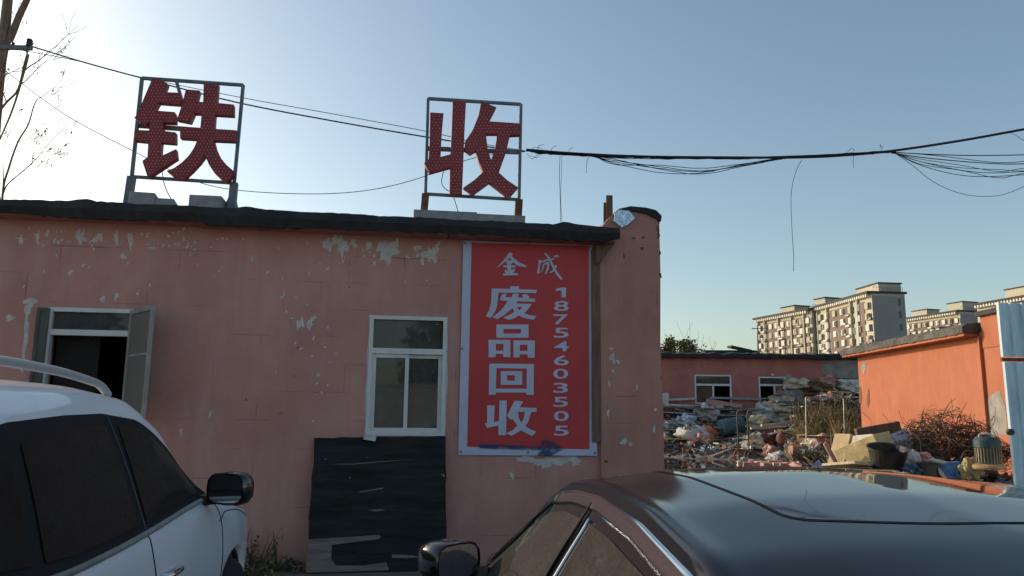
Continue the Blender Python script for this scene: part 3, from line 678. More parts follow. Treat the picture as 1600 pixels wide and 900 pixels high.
        for i in range(n-1):
            for k in range(m-1): mb.f.append((i*m+k, i*m+k+1, (i+1)*m+k+1, (i+1)*m+k)); mb.m.append(0)
        return mb

def wheel(root, x, y, r, wdt, CMn):
    sg = 1 if y > 0 else -1
    Mx = Matrix.Rotation(R(90), 3, 'X'); c = (x, y, r)
    mb = MB(); mb.lathe(c, [(r*.66, wdt/2), (r*.9, wdt/2), (r*.985, wdt*.36), (r, 0), (r*.985, -wdt*.36), (r*.9, -wdt/2), (r*.66, -wdt/2)], 36, Mx)
    wh = empty_child('wheel', root)
    mb.build('tyre', M['tyre'], wh, smooth=True, local=True)
    mb = MB(); mb.lathe(c, [(r*.68, wdt*.42*-sg), (r*.64, wdt*.30*-sg), (r*.60, -sg*wdt*.1)], 36, Mx); mb.lathe(c, [(.07, -sg*wdt*.38), (.0, -sg*wdt*.40)], 12, Mx)
    for k in range(10):
        a = k*math.pi/5; p = Vector((x + r*.63*math.cos(a), y + sg*wdt*.30, r + r*.63*math.sin(a))); mb.bar(Vector((x, y+sg*wdt*.36, r)), p, .04, .03, up=(0, 1, 0))
    mb.build('rim', M['rim'], wh, local=True)
def empty_child(name, root):
    o = bpy.data.objects.new(name, None); col.objects.link(o); o.parent = root; WORLD[o.name] = WORLD[root.name]; o.empty_display_size = .1; return o

def door_mirror(root, p, sg, size, paint, stalk, tilt=22):
    """p: mirror centre; glass faces backwards"""
    x, y, z = p; wy, hz = size; mb = MB(); n = 16; prof = [(-.045, .93), (-.03, 1.0), (.03, 1.0), (.07, .86), (.095, .5), (.10, .05)]
    def sup(a, e=.55): c_, s_ = math.cos(a), math.sin(a); return math.copysign(abs(c_)**e, c_), math.copysign(abs(s_)**e, s_)
    for dx, k in prof:
        for j in range(n):
            c_, s_ = sup(2*math.pi*j/n); tap = 1 - .16*(c_*-sg > 0)*abs(c_)
            mb.v.append(Vector((x+dx - .05*c_*sg*0, y + wy/2*k*c_, z + hz/2*k*s_*tap + .02*sg*0)))
    m = len(prof); mb.f += [(i*n+j, i*n+(j+1) % n, (i+1)*n+(j+1) % n, (i+1)*n+j) for i in range(m-1) for j in range(n)] + [tuple((m-1)*n+j for j in range(n))]; mb.m += [0]*(len(mb.f))
    Rz = Matrix.Translation(Vector(p)) @ Matrix.Rotation(sg*R(tilt), 4, 'Z') @ Matrix.Translation(-Vector(p))
    mb.v = [Rz @ q for q in mb.v]
    h = mb.build('side_mirror', paint, root, smooth=True, local=True, fixn=True)
    q = MB(); q.v = [Vector((x-.040, y + wy/2*.86*sup(2*math.pi*j/n)[0], z + hz/2*.82*sup(2*math.pi*j/n)[1])) for j in range(n)]; q.f = [tuple(range(n))]; q.m = [0]; q.v = [Rz @ k for k in q.v]
    q.build('mirror_glass', M['mirror'], h, local=True)
    q = MB(); q.v = [Vector((x-.036, y + wy/2*.94*sup(2*math.pi*j/n)[0], z + hz/2*.94*sup(2*math.pi*j/n)[1])) for j in range(n)]; q.f = [tuple(range(n))]; q.m = [0]; q.v = [Rz @ k for k in q.v]
    q.build('mirror_backing', M['blackplastic'], h, local=True)
    q = MB(); q.bar(Vector((x+.02, y-sg*wy*.42, z-hz*.36)), Vector(stalk), .09, .05, up=(0, 0, 1)); q.build('mirror_arm', M['blackplastic'], h, local=True)
    return h

def handle(root, car, x, z, sg, m):
    y = car.side(x, z); mb = MB(); pts = [(x-.10, y+.0, z), (x-.085, y+.03, z), (x, y+.04, z+.004), (x+.085, y+.03, z+.002), (x+.10, y+.0, z)]
    mb.tube([(a, sg*b, c) for a, b, c in crom(pts, 4) ], .013, 8) if False else mb.tube([Vector((p.x, sg*p.y, p.z)) for p in crom(pts, 4)], .014, 8)
    return mb.build('door_handle', m, root, smooth=True, local=True)

M['rail_grey'] = mat('satin_rail', (.42, .42, .42), .5)
# --- white suv, right side to the camera
suv = Car(dict(
 x =[-2.28,-2.2,-2.0,-1.6,-.95,-.12, .27, .55, .75, .95,1.15,1.5,1.9,2.12,2.22],
 zr=[ .95,1.15,1.42,1.65,1.72,1.715,1.68,1.545,1.36,1.20,1.08,1.03,.97,.86,.70],
 ze=[   .90,1.06,1.30,1.51,1.555,1.59,1.56,1.455,1.305,1.15,1.045,1.00,.93,.83,.66],
 ye=[ .60,.62,.63,.63,.64,.61,.645,.665,.695,.735,.76,.76,.72,.64,.5],
 zb=[ .86,.98,1.02,1.05,1.045,1.065,1.085,1.10,1.105,1.09,1.01,.96,.89,.78,.62],
 yb=[ .72,.78,.81,.83,.845,.84,.84,.84,.835,.825,.84,.85,.83,.74,.55],
 ym=[ .78,.84,.89,.915,.925,.93,.93,.93,.93,.925,.92,.90,.86,.75,.56],
 zm=[ .7,.72,.74,.76,.78,.78,.78,.78,.78,.78,.78,.76,.72,.66,.55]), (-1.33, 1.36), .345, .30, .66)
SUVM = frame(Vector((-2.44, 3.49, 0)), R(96.2))
sv = empty('white_suv', SUVM, 'white car with a roof rail and tinted windows parked facing the pink wall', 'car', 'cars parked facing the wall')
suv.body().build('body', M['white_paint'], sv, smooth=True, local=True)
mb = MB(); mb.box((0, 0, .32), (3.9, 1.5, .2)); mb.build('underbody', M['blackplastic'], sv, local=True)
for sg in (-1, 1):
    # black trim behind the side windows, then each pane
    suv.patch([(-1.62, 1.30), (-1.35, 1.47), (-.95, 1.53), (-.5, 1.553), (-.12, 1.56), (.2, 1.532), (.42, 1.455), (.62, 1.342), (.88, 1.13)],
              [(-1.62, 1.19), (-1.4, 1.06), (-.95, 1.03), (-.5, 1.035), (-.12, 1.05), (.2, 1.07), (.5, 1.09), (.7, 1.10), (.88, 1.105)], sg, .004, n=60).build('window_trim', M['rubber'], sv, smooth=True, local=True)
    suv.patch([(-.02, 1.508), (.14, 1.498), (.30, 1.458), (.45, 1.38), (.60, 1.262), (.68, 1.155)], [(-.09, 1.095), (.1, 1.108), (.3, 1.122), (.45, 1.13), (.58, 1.138), (.68, 1.14)], sg, .009).build('front_window', M['car_glass'], sv, smooth=True, local=True)
    suv.patch([(-.92, 1.455), (-.8, 1.48), (-.5, 1.50), (-.15, 1.508)], [(-1.0, 1.085), (-.8, 1.075), (-.5, 1.078), (-.19, 1.09)], sg, .009).build('rear_window', M['car_glass'], sv, smooth=True, local=True)
    suv.patch([(-1.48, 1.30), (-1.3, 1.40), (-1.02, 1.42)], [(-1.5, 1.17), (-1.3, 1.105), (-1.08, 1.09)], sg, .009).build('quarter_window', M['car_glass'], sv, smooth=True, local=True)
    suv.line([(-1.62, 1.20), (-1.4, 1.062), (-.95, 1.032), (-.5, 1.037), (-.12, 1.052), (.2, 1.072), (.5, 1.092), (.86, 1.105)], sg, .004, .014, 6).build('belt_moulding', M['frame_old'], sv, smooth=True, local=True)
    # door shut lines
    suv.line([(-.125, 1.045), (-.14, .98), (-.13, .85), (-.12, .6), (-.12, .36)], sg, -.0005, .0045).build('door_seam', M['rubber'], sv, local=True)
    suv.line([(-.125, 1.055), (-.105, 1.2), (-.085, 1.4), (-.08, 1.555)], sg, .004, .005).build('door_seam', M['gloss_black'], sv, local=True)
    suv.line([(.92, 1.09), (1.0, .98), (.98, .80), (.93, .55), (.9, .36)], sg, -.0005, .0045).build('door_seam', M['rubber'], sv, local=True)
    suv.line([(-1.0, 1.03), (-1.06, .93), (-1.02, .80), (-.95, .6), (-.88, .36)], sg, -.0005, .0045).build('door_seam', M['rubber'], sv, local=True)
    suv.line([(.95, .96), (1.2, .985), (1.6, .95), (1.95, .86)], sg, -.001, .004).build('bonnet_seam', M['rubber'], sv, local=True)
    handle(sv, suv, .03, .86, sg, M['chrome']); handle(sv, suv, -.90, .88, sg, M['chrome'])
    for xw in (-1.33, 1.36):
        wheel(sv, xw, sg*.80, .345, .23, SUVM)
        arc = [(xw + .40*math.cos(t), .345 + .40*math.sin(t)) for t in np.linspace(.1, math.pi-.1, 20)]
        suv.line(arc, sg, .004, .016, 6, 2).build('wheel_arch', M['blackplastic'], sv, smooth=True, local=True)
    door_mirror(sv, (.72, sg*.995, 1.165), sg, (.245, .18), M['gloss_black'], (.80, sg*.82, 1.10))
    # roof rail
    rl = crom([(-1.62, sg*.50, 1.635), (-1.45, sg*.50, 1.71), (-.9, sg*.50, 1.748), (-.35, sg*.505, 1.738), (.0, sg*.51, 1.71), (.12, sg*.515, 1.69), (.20, sg*.52, 1.65)], 6)
    mb = MB(); mb.tube(rl, .019, 8); mb.build('roof_rail', M['rail_grey'], sv, smooth=True, local=True)
    mb = MB(); mb.box((1.98, sg*.60, .80), (.22, .30, .12), Matrix.Rotation(sg*-.6, 3, 'Z')); mb.build('headlight', M['lamp'], sv, local=True, bevel=.03)
    mb = MB(); mb.box((-2.14, sg*.68, .93), (.12, .22, .22), Matrix.Rotation(sg*.35, 3, 'Z')); mb.build('tail_light', M['redlamp'], sv, local=True, bevel=.03)
suv.toppatch(lambda v: .37-.03*v*v, lambda v: 1.06-.14*v*v, .56, .68, .004).build('windshield', M['car_glass'], sv, smooth=True, local=True)
suv.toppatch(lambda v: -2.1+.05*v*v, lambda v: -1.66+.03*v*v, .55, .54, .004).build('rear_screen', M['car_glass'], sv, smooth=True, local=True)

# --- dark sedan, left side to the camera
sed = Car(dict(
 x =[-2.42,-2.3,-1.95,-1.5,-1.2,-.76,-.4,  0, .25, .44, .58, .70, .97,1.25,1.7,2.1,2.33,2.42],
 zr=[ .78,1.0,1.08,1.19,1.275,1.36,1.402,1.425,1.424,1.408,1.345,1.265,1.10,1.0,.95,.86,.72,.55],
 ze=[ .74,.96,1.02,1.09,1.18,1.312,1.35,1.366,1.358,1.338,1.275,1.20,1.05,.975,.91,.81,.64,.5],
 ye=[ .62,.68,.70,.69,.675,.65,.628,.615,.62,.635,.668,.705,.79,.78,.74,.66,.52,.36],
 zb=[ .70,.90,.95,.965,.975,.975,.972,.968,.962,.958,.955,.952,.945,.91,.85,.74,.58,.46],
 yb=[ .72,.80,.84,.86,.868,.872,.872,.872,.872,.872,.872,.872,.868,.86,.84,.76,.60,.42],
 ym=[ .78,.86,.91,.925,.93,.93,.93,.93,.93,.93,.93,.93,.93,.93,.91,.83,.66,.45],
 zm=[ .6,.68,.7,.7,.7,.7,.7,.7,.7,.7,.7,.7,.7,.69,.66,.6,.5,.42]), (-1.42, 1.42), .33, .24)
SEDM = frame(Vector((.859, 2.206, 0)), R(97.6))
sd = empty('dark_sedan', SEDM, 'glossy dark grey sedan with chrome window trim parked nearest the camera', 'car', 'cars parked facing the wall')
sed.body().build('body', M['dark_paint'], sd, smooth=True, local=True)
mb = MB(); mb.box((0, 0, .27), (4.1, 1.5, .2)); mb.build('underbody', M['blackplastic'], sd, local=True)
TOPL = [(-1.62, 1.0), (-1.4, 1.10), (-1.1, 1.20), (-.76, 1.288), (-.4, 1.326), (0, 1.342), (.25, 1.334), (.44, 1.312), (.58, 1.252), (.70, 1.178), (.95, 1.035)]
BOTL = [(-1.62, .975), (-1.4, .98), (-1.1, .982), (-.76, .982), (-.4, .98), (0, .976), (.25, .972), (.44, .968), (.58, .964), (.70, .962), (.97, .955)]
for sg in (-1, 1):
    sed.patch(TOPL, BOTL, sg, .003, n=70).build('window_trim', M['gloss_black'], sd, smooth=True, local=True)
    sed.patch([(.05, 1.292), (.25, 1.288), (.40, 1.265), (.55, 1.20), (.70, 1.11), (.86, .99)], [(-.06, .99), (.1, .987), (.3, .984), (.5, .98), (.7, .976), (.86, .974)], sg, .008, n=36).build('front_window', M['sedan_glass'], sd, smooth=True, local=True)
    sed.patch([(-1.02, 1.17), (-.85, 1.222), (-.6, 1.265), (-.3, 1.287), (-.06, 1.294)], [(-1.05, .995), (-.85, .995), (-.6, .994), (-.3, .993), (-.15, .992)], sg, .008, n=36).build('rear_window', M['sedan_glass'], sd, smooth=True, local=True)
    sed.patch([(-1.5, 1.02), (-1.3, 1.09), (-1.10, 1.145)], [(-1.52, .995), (-1.3, .997), (-1.12, .997)], sg, .008).build('quarter_window', M['sedan_glass'], sd, smooth=True, local=True)
    tl_ = [(x, z) for x, z in TOPL if x < .42]
    sed.patch([(x, z+.015) for x, z in TOPL[:8]], [(x, z-.022) for x, z in TOPL[:8]], sg, .009, n=60, m=5, th=.008).build('chrome_trim', M['chrome'], sd, smooth=True, local=True)
    sed.patch([(x, z+.010) for x, z in TOPL[7:]], [(x, z-.014) for x, z in TOPL[7:]], sg, .0085, n=40, m=5, th=.008).build('window_moulding', M['gloss_black'], sd, smooth=True, local=True)
    sed.line([(x, z+.004) for x, z in BOTL], sg, .006, .010, 6).build('belt_moulding', M['chrome'], sd, smooth=True, local=True)
    sed.line([(.035, 1.335), (.01, 1.2), (-.03, 1.08), (-.075, .98)], sg, .009, .004).build('door_seam', M['rubber'], sd, local=True)
    sed.line([(-.045, 1.30), (-.075, 1.2), (-.11, 1.08), (-.14, .985)], sg, .009, .006).build('pillar_moulding', M['chrome'], sd, smooth=True, local=True)
    sed.line([(-.075, .97), (-.09, .85), (-.09, .6), (-.08, .32)], sg, -.0005, .004).build('door_seam', M['rubber'], sd, local=True)
    sed.line([(.98, .94), (1.02, .8), (1.0, .55), (.96, .32)], sg, -.0005, .004).build('door_seam', M['rubber'], sd, local=True)
    sed.line([(-1.1, .97), (-1.14, .8), (-1.05, .6), (-.95, .32)], sg, -.0005, .004).build('door_seam', M['rubber'], sd, local=True)
    handle(sd, sed, -.0, .84, sg, M['chrome']); handle(sd, sed, -1.0, .85, sg, M['chrome'])
    for xw in (-1.42, 1.42): wheel(sd, xw, sg*.80, .33, .23, SEDM)
    door_mirror(sd, (.715, sg*.975, 1.075), sg, (.21, .135), M['gloss_black'], (.80, sg*.85, 1.0), 38)
    mb = MB(); mb.box((2.16, sg*.55, .70), (.2, .36, .10), Matrix.Rotation(sg*-.5, 3, 'Z')); mb.build('headlight', M['lamp'], sd, local=True, bevel=.03)
    mb = MB(); mb.box((-2.32, sg*.62, .88), (.12, .36, .09), Matrix.Rotation(sg*.25, 3, 'Z')); mb.build('tail_light', M['redlamp'], sd, local=True, bevel=.02)
sed.toppatch(lambda v: -.60-.05*(1-v*v), lambda v: .40+.03*(1-v*v), .37, .36, .0022, round_=.09, n=40, m=30).build('roof_glass', M['roof_glass'], sd, smooth=True, local=True)
sed.toppatch(lambda v: -.607-.05*(1-v*v), lambda v: 0.406+.03*(1-v*v), .377, .367, .0012, round_=.095, n=40, m=30).build('roof_glass_seal', M['rubber'], sd, smooth=True, local=True)
sed.toppatch(lambda v: .52-.03*v*v, lambda v: 1.08-.14*v*v, .56, .72, .003).build('windshield', M['car_glass'], sd, smooth=True, local=True)
sed.toppatch(lambda v: -1.75+.06*v*v, lambda v: -.98+.03*v*v, .58, .54, .003).build('rear_screen', M['car_glass'], sd, smooth=True, local=True)

# ------------------------------------------------------------------ orange building on the right
oa = at(1340, 560, 26.0); ob = at(1534, 520, 19.0)
dv = Vector((ob.x-oa.x, ob.y-oa.y, 0)); OL = dv.length; dv.normalize(); on = Vector((-dv.y, dv.x, 0))
if on.x > 0: on = -on
OF = Matrix(((dv.x, -on.x, 0, oa.x), (dv.y, -on.y, 0, oa.y), (0, 0, 1, 0), (0, 0, 0, 1)))     # x along the wall towards the camera, y into the building
def OP(px, py, off=0): return on_plane(px, py, oa + on*off, on)
orb = empty('orange_building', OF, 'bright orange rendered shed wall catching the sun behind the scrap heap', 'building')
zl = (OP(1342, 552)).z; zr_ = (OP(1530, 524)).z; ztop = (zl+zr_)/2 + .02
L2 = OL + 6.5
mb = MB(); facade(mb, OF, 0, L2, 0, ztop, [])
for q in (((0, 0, 0), (0, 7, 0), (0, 7, ztop), (0, 0, ztop)), ((L2, 0, 0), (L2, 7, 0), (L2, 7, ztop), (L2, 0, ztop)), ((0, 7, 0), (L2, 7, 0), (L2, 7, ztop), (0, 7, ztop))): mb.add([OF @ Vector(p) for p in q], [(0, 1, 2, 3)])
mb.build('wall', M['orange'], orb)
mb = MB(); vs = []; nn = 60
for i in range(nn+1):
    x = -.35 + (OL+.25)*i/nn; j = rnd.uniform(-.02, .02); k = rnd.uniform(-.015, .015)
    for y, z in ((-.42, ztop-.02+k), (-.44+k, ztop+.14+j), (-.30, ztop+.22+j), (3.5, ztop+.6), (7.3, ztop+.2), (7.3, ztop)): vs.append(OF @ Vector((x, y, z)))
mb.add(vs, [(i*6+j, i*6+(j+1) % 6, (i+1)*6+(j+1) % 6, (i+1)*6+j) for i in range(nn) for j in range(6)]); mb.add([vs[j] for j in range(6)], [tuple(range(6))]); mb.add(vs[-6:], [tuple(range(6))])
mb.build('roof', mat('weathered_roof_edge', (.10, .095, .085), .9, var=.4, vscale=3, bump=.5), orb, fixn=True)
mb = MB(); fbox(mb, OF, (-.34, -.38, ztop-.085), (OL-.12, -.02, ztop-.022)); mb.build('eave_board', M['fascia_orange'] if 'fascia_orange' in M else M['orange'], orb)
# higher bay at the near end
zb2 = OP(1545, 492).z
mb = MB(); fbox(mb, OF, (OL+.02, -.02, ztop-.4), (L2, 7, zb2)); mb.build('upper_wall', M['orange'], orb)
mb = MB(); fbox(mb, OF, (OL-.05, -.12, zb2), (L2+.2, 7.1, zb2+.12)); mb.build('upper_roof', M['felt'], orb)
# bare render and cracks
mb = MB(); mb.poly([[(1541, 628), (1548, 618), (1556, 612), (1562, 610), (1572, 640), (1574, 680), (1541, 680), (1539, 650)]], lambda x, y, d: OP(x, y, .006)); mb.build('bare_render', M['cement'], orb)
mb = MB()
for lp in ([(1342, 602), (1345, 604), (1347, 622), (1345, 633), (1342, 628)], [(1356, 608), (1358, 607), (1359, 628), (1357, 638), (1354, 630)]): mb.poly([lp], lambda x, y, d: OP(x, y, .008))
mb.build('rust_stain', M['rust'], orb)
mb = MB(); mb.poly([[(1345, 572), (1351, 564), (1354, 568), (1352, 580), (1348, 586)]], lambda x, y, d: OP(x, y, .008)); mb.poly([[(1373, 558), (1376, 557), (1375, 562)]], lambda x, y, d: OP(x, y, .008)); mb.build('peeled_paint', M['cement'], orb)
mb = MB(); mb.bar(OF @ Vector((OL-.05, -.03, 0)), OF @ Vector((OL-.05, -.03, ztop-.1)), .10, .06); mb.build('wall_pier', M['orange'], orb)
for i, (px, w_) in enumerate(((1490, .5),)):
    mb = MB(); p = OP(px, 520, -.2); p.z = ztop+.26; mb.box(p, (.7, .3, .08), Matrix.Rotation(.3, 3, 'Z') @ Matrix.Rotation(.2, 3, 'X'), 0, .1); mb.build('roof_scrap', M['felt'], label='loose dark scrap lying on the roof edge of the orange shed', cat='scrap')

# ------------------------------------------------------------------ blue sheet fence at the right edge
FD = 11.0
fe = empty('sheet_fence', at(1600, 655, FD)*1.0 - Vector((0, 0, CAM_H)), 'tall weathered blue corrugated sheet fence at the right edge', 'fence')
fa = at(1556, 473, FD); fb = at(1577, 760, FD); fx0 = fa.x; tilt = (fb.x-fa.x)/(fa.z-fb.z)
def corr(x0, x1, z0, z1, name, dark=False):
    mb = MB(); pts = []; x = 0
    while x < x1-x0:
        for dx, dy in ((0, 0), (.012, -.035), (.045, -.035), (.057, 0)): pts.append((x+dx, dy))
        x += .17
    for zz_ in (z0, z1):
        for dx, dy in pts:
            sh = 0
            mb.v.append(Vector((x0+dx+sh, FD+dy, zz_)))
    n = len(pts); mb.f = [(i, i+1, n+i+1, n+i) for i in range(n-1)]; mb.m = [0]*len(mb.f)
    return mb.build(name, M['blue_sheet'], fe)
zf = at(1580, 560, FD).z
corr(fx0, fx0+3.2, zf+.02, fa.z, 'upper_sheet'); corr(fx0+.01, fx0+3.2, 0, zf-.05, 'lower_sheet')
mb = MB(); mb.bar((fx0+.02, FD+.03, zf-.015), (fx0+3.2, FD+.03, zf-.015), .05, .05); mb.build('rail', M['rust'], fe)
mb = MB(); mb.lathe(at(1577, 675, FD-.05), [(.0, 0), (.045, .0), (.045, .05), (0, .05)], 12, Matrix.Rotation(R(90), 3, 'X')); mb.build('bolt', M['blackplastic'], fe)

# ------------------------------------------------------------------ far pink shed
SY = 38.0; sa, sb = at(1000, 600, SY), at(1338, 600, SY)
SFr = frame(Vector((sa.x-6, SY, 0)), 0)
shed = empty('pink_shed', SFr, 'low faded pink shed with broken windows behind the scrap heap', 'building')
def SX(px): return at(px, 600, SY).x - (sa.x-6)
def SZ(py, px=1180): return at(px, py, SY).z
hs = [(SX(1085), SX(1143), SZ(632), SZ(586)), (SX(1185), SX(1228), 0.02, SZ(588)), (SX(1304), SX(1345), SZ(625), SZ(590))]
ez = SZ(558); x1s = SX(1395)
mb = MB(); facade(mb, SFr, 0, x1s, 0, ez, hs, reveal=.25)
for q in (((0, 0, 0), (0, 8, 0), (0, 8, ez), (0, 0, ez)), ((x1s, 0, 0), (x1s, 8, 0), (x1s, 8, ez), (x1s, 0, ez)), ((0, 8, 0), (x1s, 8, 0), (x1s, 8, ez), (0, 8, ez))): mb.add([SFr @ Vector(p) for p in q], [(0, 1, 2, 3)])
mb.build('wall', M['pink_far'], shed)
mb = MB(); vs = []; nn = 90
for i in range(nn+1):
    x = -.3 + (x1s+.3)*i/nn; j = rnd.uniform(-.05, .05); jj = rnd.uniform(-.06, .03)
    for y, z in ((-.35, ez-.05+jj), (-.36, ez+.13+j), (0, ez+.2+j), (8.2, ez+.45), (8.2, ez)): vs.append(SFr @ Vector((x, y, z)))
mb.add(vs, [(i*5+j, i*5+(j+1) % 5, (i+1)*5+(j+1) % 5, (i+1)*5+j) for i in range(nn) for j in range(5)]); mb.add(vs[:5], [tuple(range(5))]); mb.add(vs[-5:], [tuple(range(5))])
mb.build('roof', M['felt'], shed, fixn=True)
mb = MB(); mb.poly([[(1284, 563), (1345, 562), (1345, 592), (1305, 590), (1300, 586), (1290, 588), (1283, 578)]], lambda x, y, d: at(x, y, SY-.012)); mb.build('bare_render', M['cement'], shed)
mb = MB(); mb.poly([[(1225, 588), (1235, 584), (1240, 600), (1236, 630), (1228, 630)]], lambda x, y, d: at(x, y, SY-.012)); mb.build('damp_patch', M['cement'], shed)
for k, (a, b, c, d) in enumerate(hs[:2]):
    zt3 = d - .50 if k == 0 else d - .42
    mb = MB(); sash(mb, SFr, a+.01, b-.01, c, d-.01, -.02, .08, .07); fbox(mb, SFr, (a+.08, -.02, zt3-.05), (b-.08, .08, zt3+.05)); mid = (a+b)/2 if k == 0 else a+(b-a)*.58
    fbox(mb, SFr, (mid-.04, -.015, c+.07), (mid+.04, .075, zt3-.05)); wf = mb.build('window' if k == 0 else 'door', M['upvc'], shed)
    pane(SFr, a+.08, b-.08, zt3+.05, d-.08, .03, 'pane', M['glass'], wf)
    if k == 0: pane(SFr, a+.08, mid-.04, c+.07, zt3-.05, .03, 'pane', M['glass'], wf)
    else: pane(SFr, mid+.04, b-.08, c+.07, zt3-.05, .03, 'door_leaf', M['fascia'], wf)
mb = MB(); p = at(1207, 586, SY-.1); mb.lathe(p, [(0, -.06), (.07, -.03), (.08, .03), (.0, .08)], 10); mb.build('wall_lamp', M['upvc'], shed)
mb = MB(); p = at(1140, 553, SY+2); mb.box(p, (3.0, 1.2, .35), None, 0, .12); mb.box(p + Vector((.6, -.1, .25)), (1.2, .5, .12), Matrix.Rotation(.2, 3, 'Y'), 0, .1); mb.build('roof_scrap', M['felt'], label='heap of old felt lying on the far pink shed roof', cat='scrap')

# ------------------------------------------------------------------ far apartment blocks
M['apt_pale'] = mat('apartment_render', (.46, .43, .34), .85, var=.08, vscale=.2)
M['apt_brown'] = mat('apartment_brown', (.19, .135, .115), .85, var=.1, vscale=.2)
M['apt_grey'] = mat('apartment_grey', (.30, .29, .28), .85, var=.06, vscale=.2)
M['apt_roof'] = mat('apartment_roof', (.05, .045, .045), .8)
M['apt_glass'] = mat('apartment_glass', (.05, .055, .055), .25)
M['apt_white'] = mat('apartment_window_surround', (.66, .64, .56), .7)
def apartment(pxl, pxr, tl_py, tr_py, YL, YR, depth, floors, bays, label, brown, tower, side_win=True, fh=3.0, pillar=()):
    A = at(pxl, tl_py, YL); B = at(pxr, tr_py, YR); ztop = (A.z+B.z)/2
    d = Vector((B.x-A.x, B.y-A.y, 0)); Ln = d.length; d.normalize(); n = Vector((d.y, -d.x, 0))
    if n.x > 0: n = -n
    F = Matrix(((d.x, -n.x, 0, A.x), (d.y, -n.y, 0, A.y), (0, 0, 1, 0), (0, 0, 0, 1)))
    root = empty('apartment_block', F, label, 'building', 'far apartment blocks')
    mb = MB(); fbox(mb, F, (0, 0, 0), (Ln, depth, ztop)); mb.build('wall', M['apt_pale'], root)
    mb = MB(); fbox(mb, F, (Ln, .3, 0), (Ln+.15, depth-.3, ztop-.8)); mb.build('end_wall', M['apt_grey'], root)
    for a, b in brown:
        mb = MB(); fbox(mb, F, (a*Ln, -.22, 0), (b*Ln, 0, ztop-1.9)); mb.build('brown_panel', M['apt_brown'], root)
    for a in pillar:
        mb = MB(); fbox(mb, F, (a*Ln-.25, -.7, 0), (a*Ln+.25, 0, ztop-1.0)); mb.build('pier', M['apt_pale'], root)
    # roof slab, dentils and plant room
    mb = MB(); fbox(mb, F, (-.8, -1.4, ztop+.0), (Ln+.3, depth+.6, ztop+.55)); mb.build('roof', M['apt_roof'], root)
    mb = MB(); k = int(Ln/1.1)
    for i in range(k): fbox(mb, F, (i*1.1+.1, -1.1, ztop-.9), (i*1.1+.65, -.01, ztop-.003))
    mb.build('cornice', M['apt_white'], root)
    for a, b, y0, y1, h in tower:
        mb = MB(); fbox(mb, F, (a*Ln, y0, ztop+.55), (b*Ln, y1, ztop+.55+h)); fbox(mb, F, (a*Ln-.3, y0-.3, ztop+.55+h), (b*Ln+.3, y1+.3, ztop+.85+h), 1); mb.build('plant_room', [M['apt_pale'], M['apt_roof']], root)
    mb = MB()
    for i in range(9): mb.bar(F @ Vector((Ln, .5+i*(depth-1)/8, ztop+.55)), F @ Vector((Ln, .5+i*(depth-1)/8, ztop+1.7)), .08, .08)
    mb.bar(F @ Vector((Ln, .5, ztop+1.7)), F @ Vector((Ln, depth-.5, ztop+1.7)), .08, .08); mb.build('railing', M['apt_grey'], root)
    bw = Ln/bays; cnt = 0
    for f in range(floors):
        z = ztop - 2.0 - (f+1)*fh + .9
        if z < 1: break
        for b in range(bays):
            if cnt >= 98: continue
            cnt += 1; x = (b+.5)*bw; ww = min(bw*.52, 1.7); mb = MB()
            led = (b % 3 == 1)
            # projecting pale bay with dark glass, a sill box below
            fbox(mb, F, (x-ww/2, -.55, z), (x+ww/2, -.0, z+1.75), 0)
            fbox(mb, F, (x-ww/2+.15, -.60, z+.15), (x+ww*.02, -.555, z+1.55), 0); fbox(mb, F, (x+ww*.06, -.62, z+.12), (x+ww/2-.1, -.56, z+1.6), 1 if (b+f) % 2 else 0)
            fbox(mb, F, (x+ww/2, -.25, z-.2), (x+ww/2+.7, -.004, z+1.6), 1)
            if led: fbox(mb, F, (x-ww*.9, -1.15, z-.85), (x+ww*.25, -.03, z-.35), 0)
            elif rnd.random() < .3: fbox(mb, F, (x+ww*.55, -.62, z-.1), (x+ww*.55+.8, -.26, z+.5), 0)
            o = mb.build('window', [rnd.choice((M['apt_white'], M['apt_white'], M['apt_pale'])), rnd.choice((M['apt_glass'], M['apt_glass'], M['apt_grey'], M['apt_roof']))], root)
    if side_win:
        mb = MB()
        for f in range(6): fbox(mb, F, (Ln+.15, depth*.78, ztop-3.2-f*fh*1.15), (Ln+.2, depth*.86, ztop-1.4-f*fh*1.15))
        mb.build('stair_window', M['apt_glass'], root)
    return root
apartment(1183, 1268, 497, 487, 262, 236, 9, 9, 9, 'leftmost far apartment block, brown and cream with seven storeys showing', [(.12, .95)], [(.38, .62, 2, 8, 2.2), (.93, 1.1, 3, 9, 3.0)], pillar=(.03, .16, .42, .66, .88), side_win=False)
apartment(1276, 1362, 477, 463, 236, 206, 9.5, 9, 7, 'tallest far apartment block, cream and brown with a bare grey end wall', [(.2, .62), (.78, .88)], [(.62, .98, 2.5, 9, 2.3), (-.2, -.02, 3, 8, 2.6)], pillar=(.03, .22, .66, .78))
apartment(1415, 1500, 497, 489, 305, 280, 8, 7, 9, 'low far apartment block seen over the orange shed roof', [(.05, .95)], [(.06, .34, 2, 8, 2.5), (.72, .98, 2, 9, 3.2)], side_win=False)
apartment(1526, 1640, 474, 462, 240, 215, 14, 6, 8, 'far apartment block at the right edge behind the blue fence', [(.3, .9)], [(.35, .9, 2, 8, 3.0)], side_win=False)

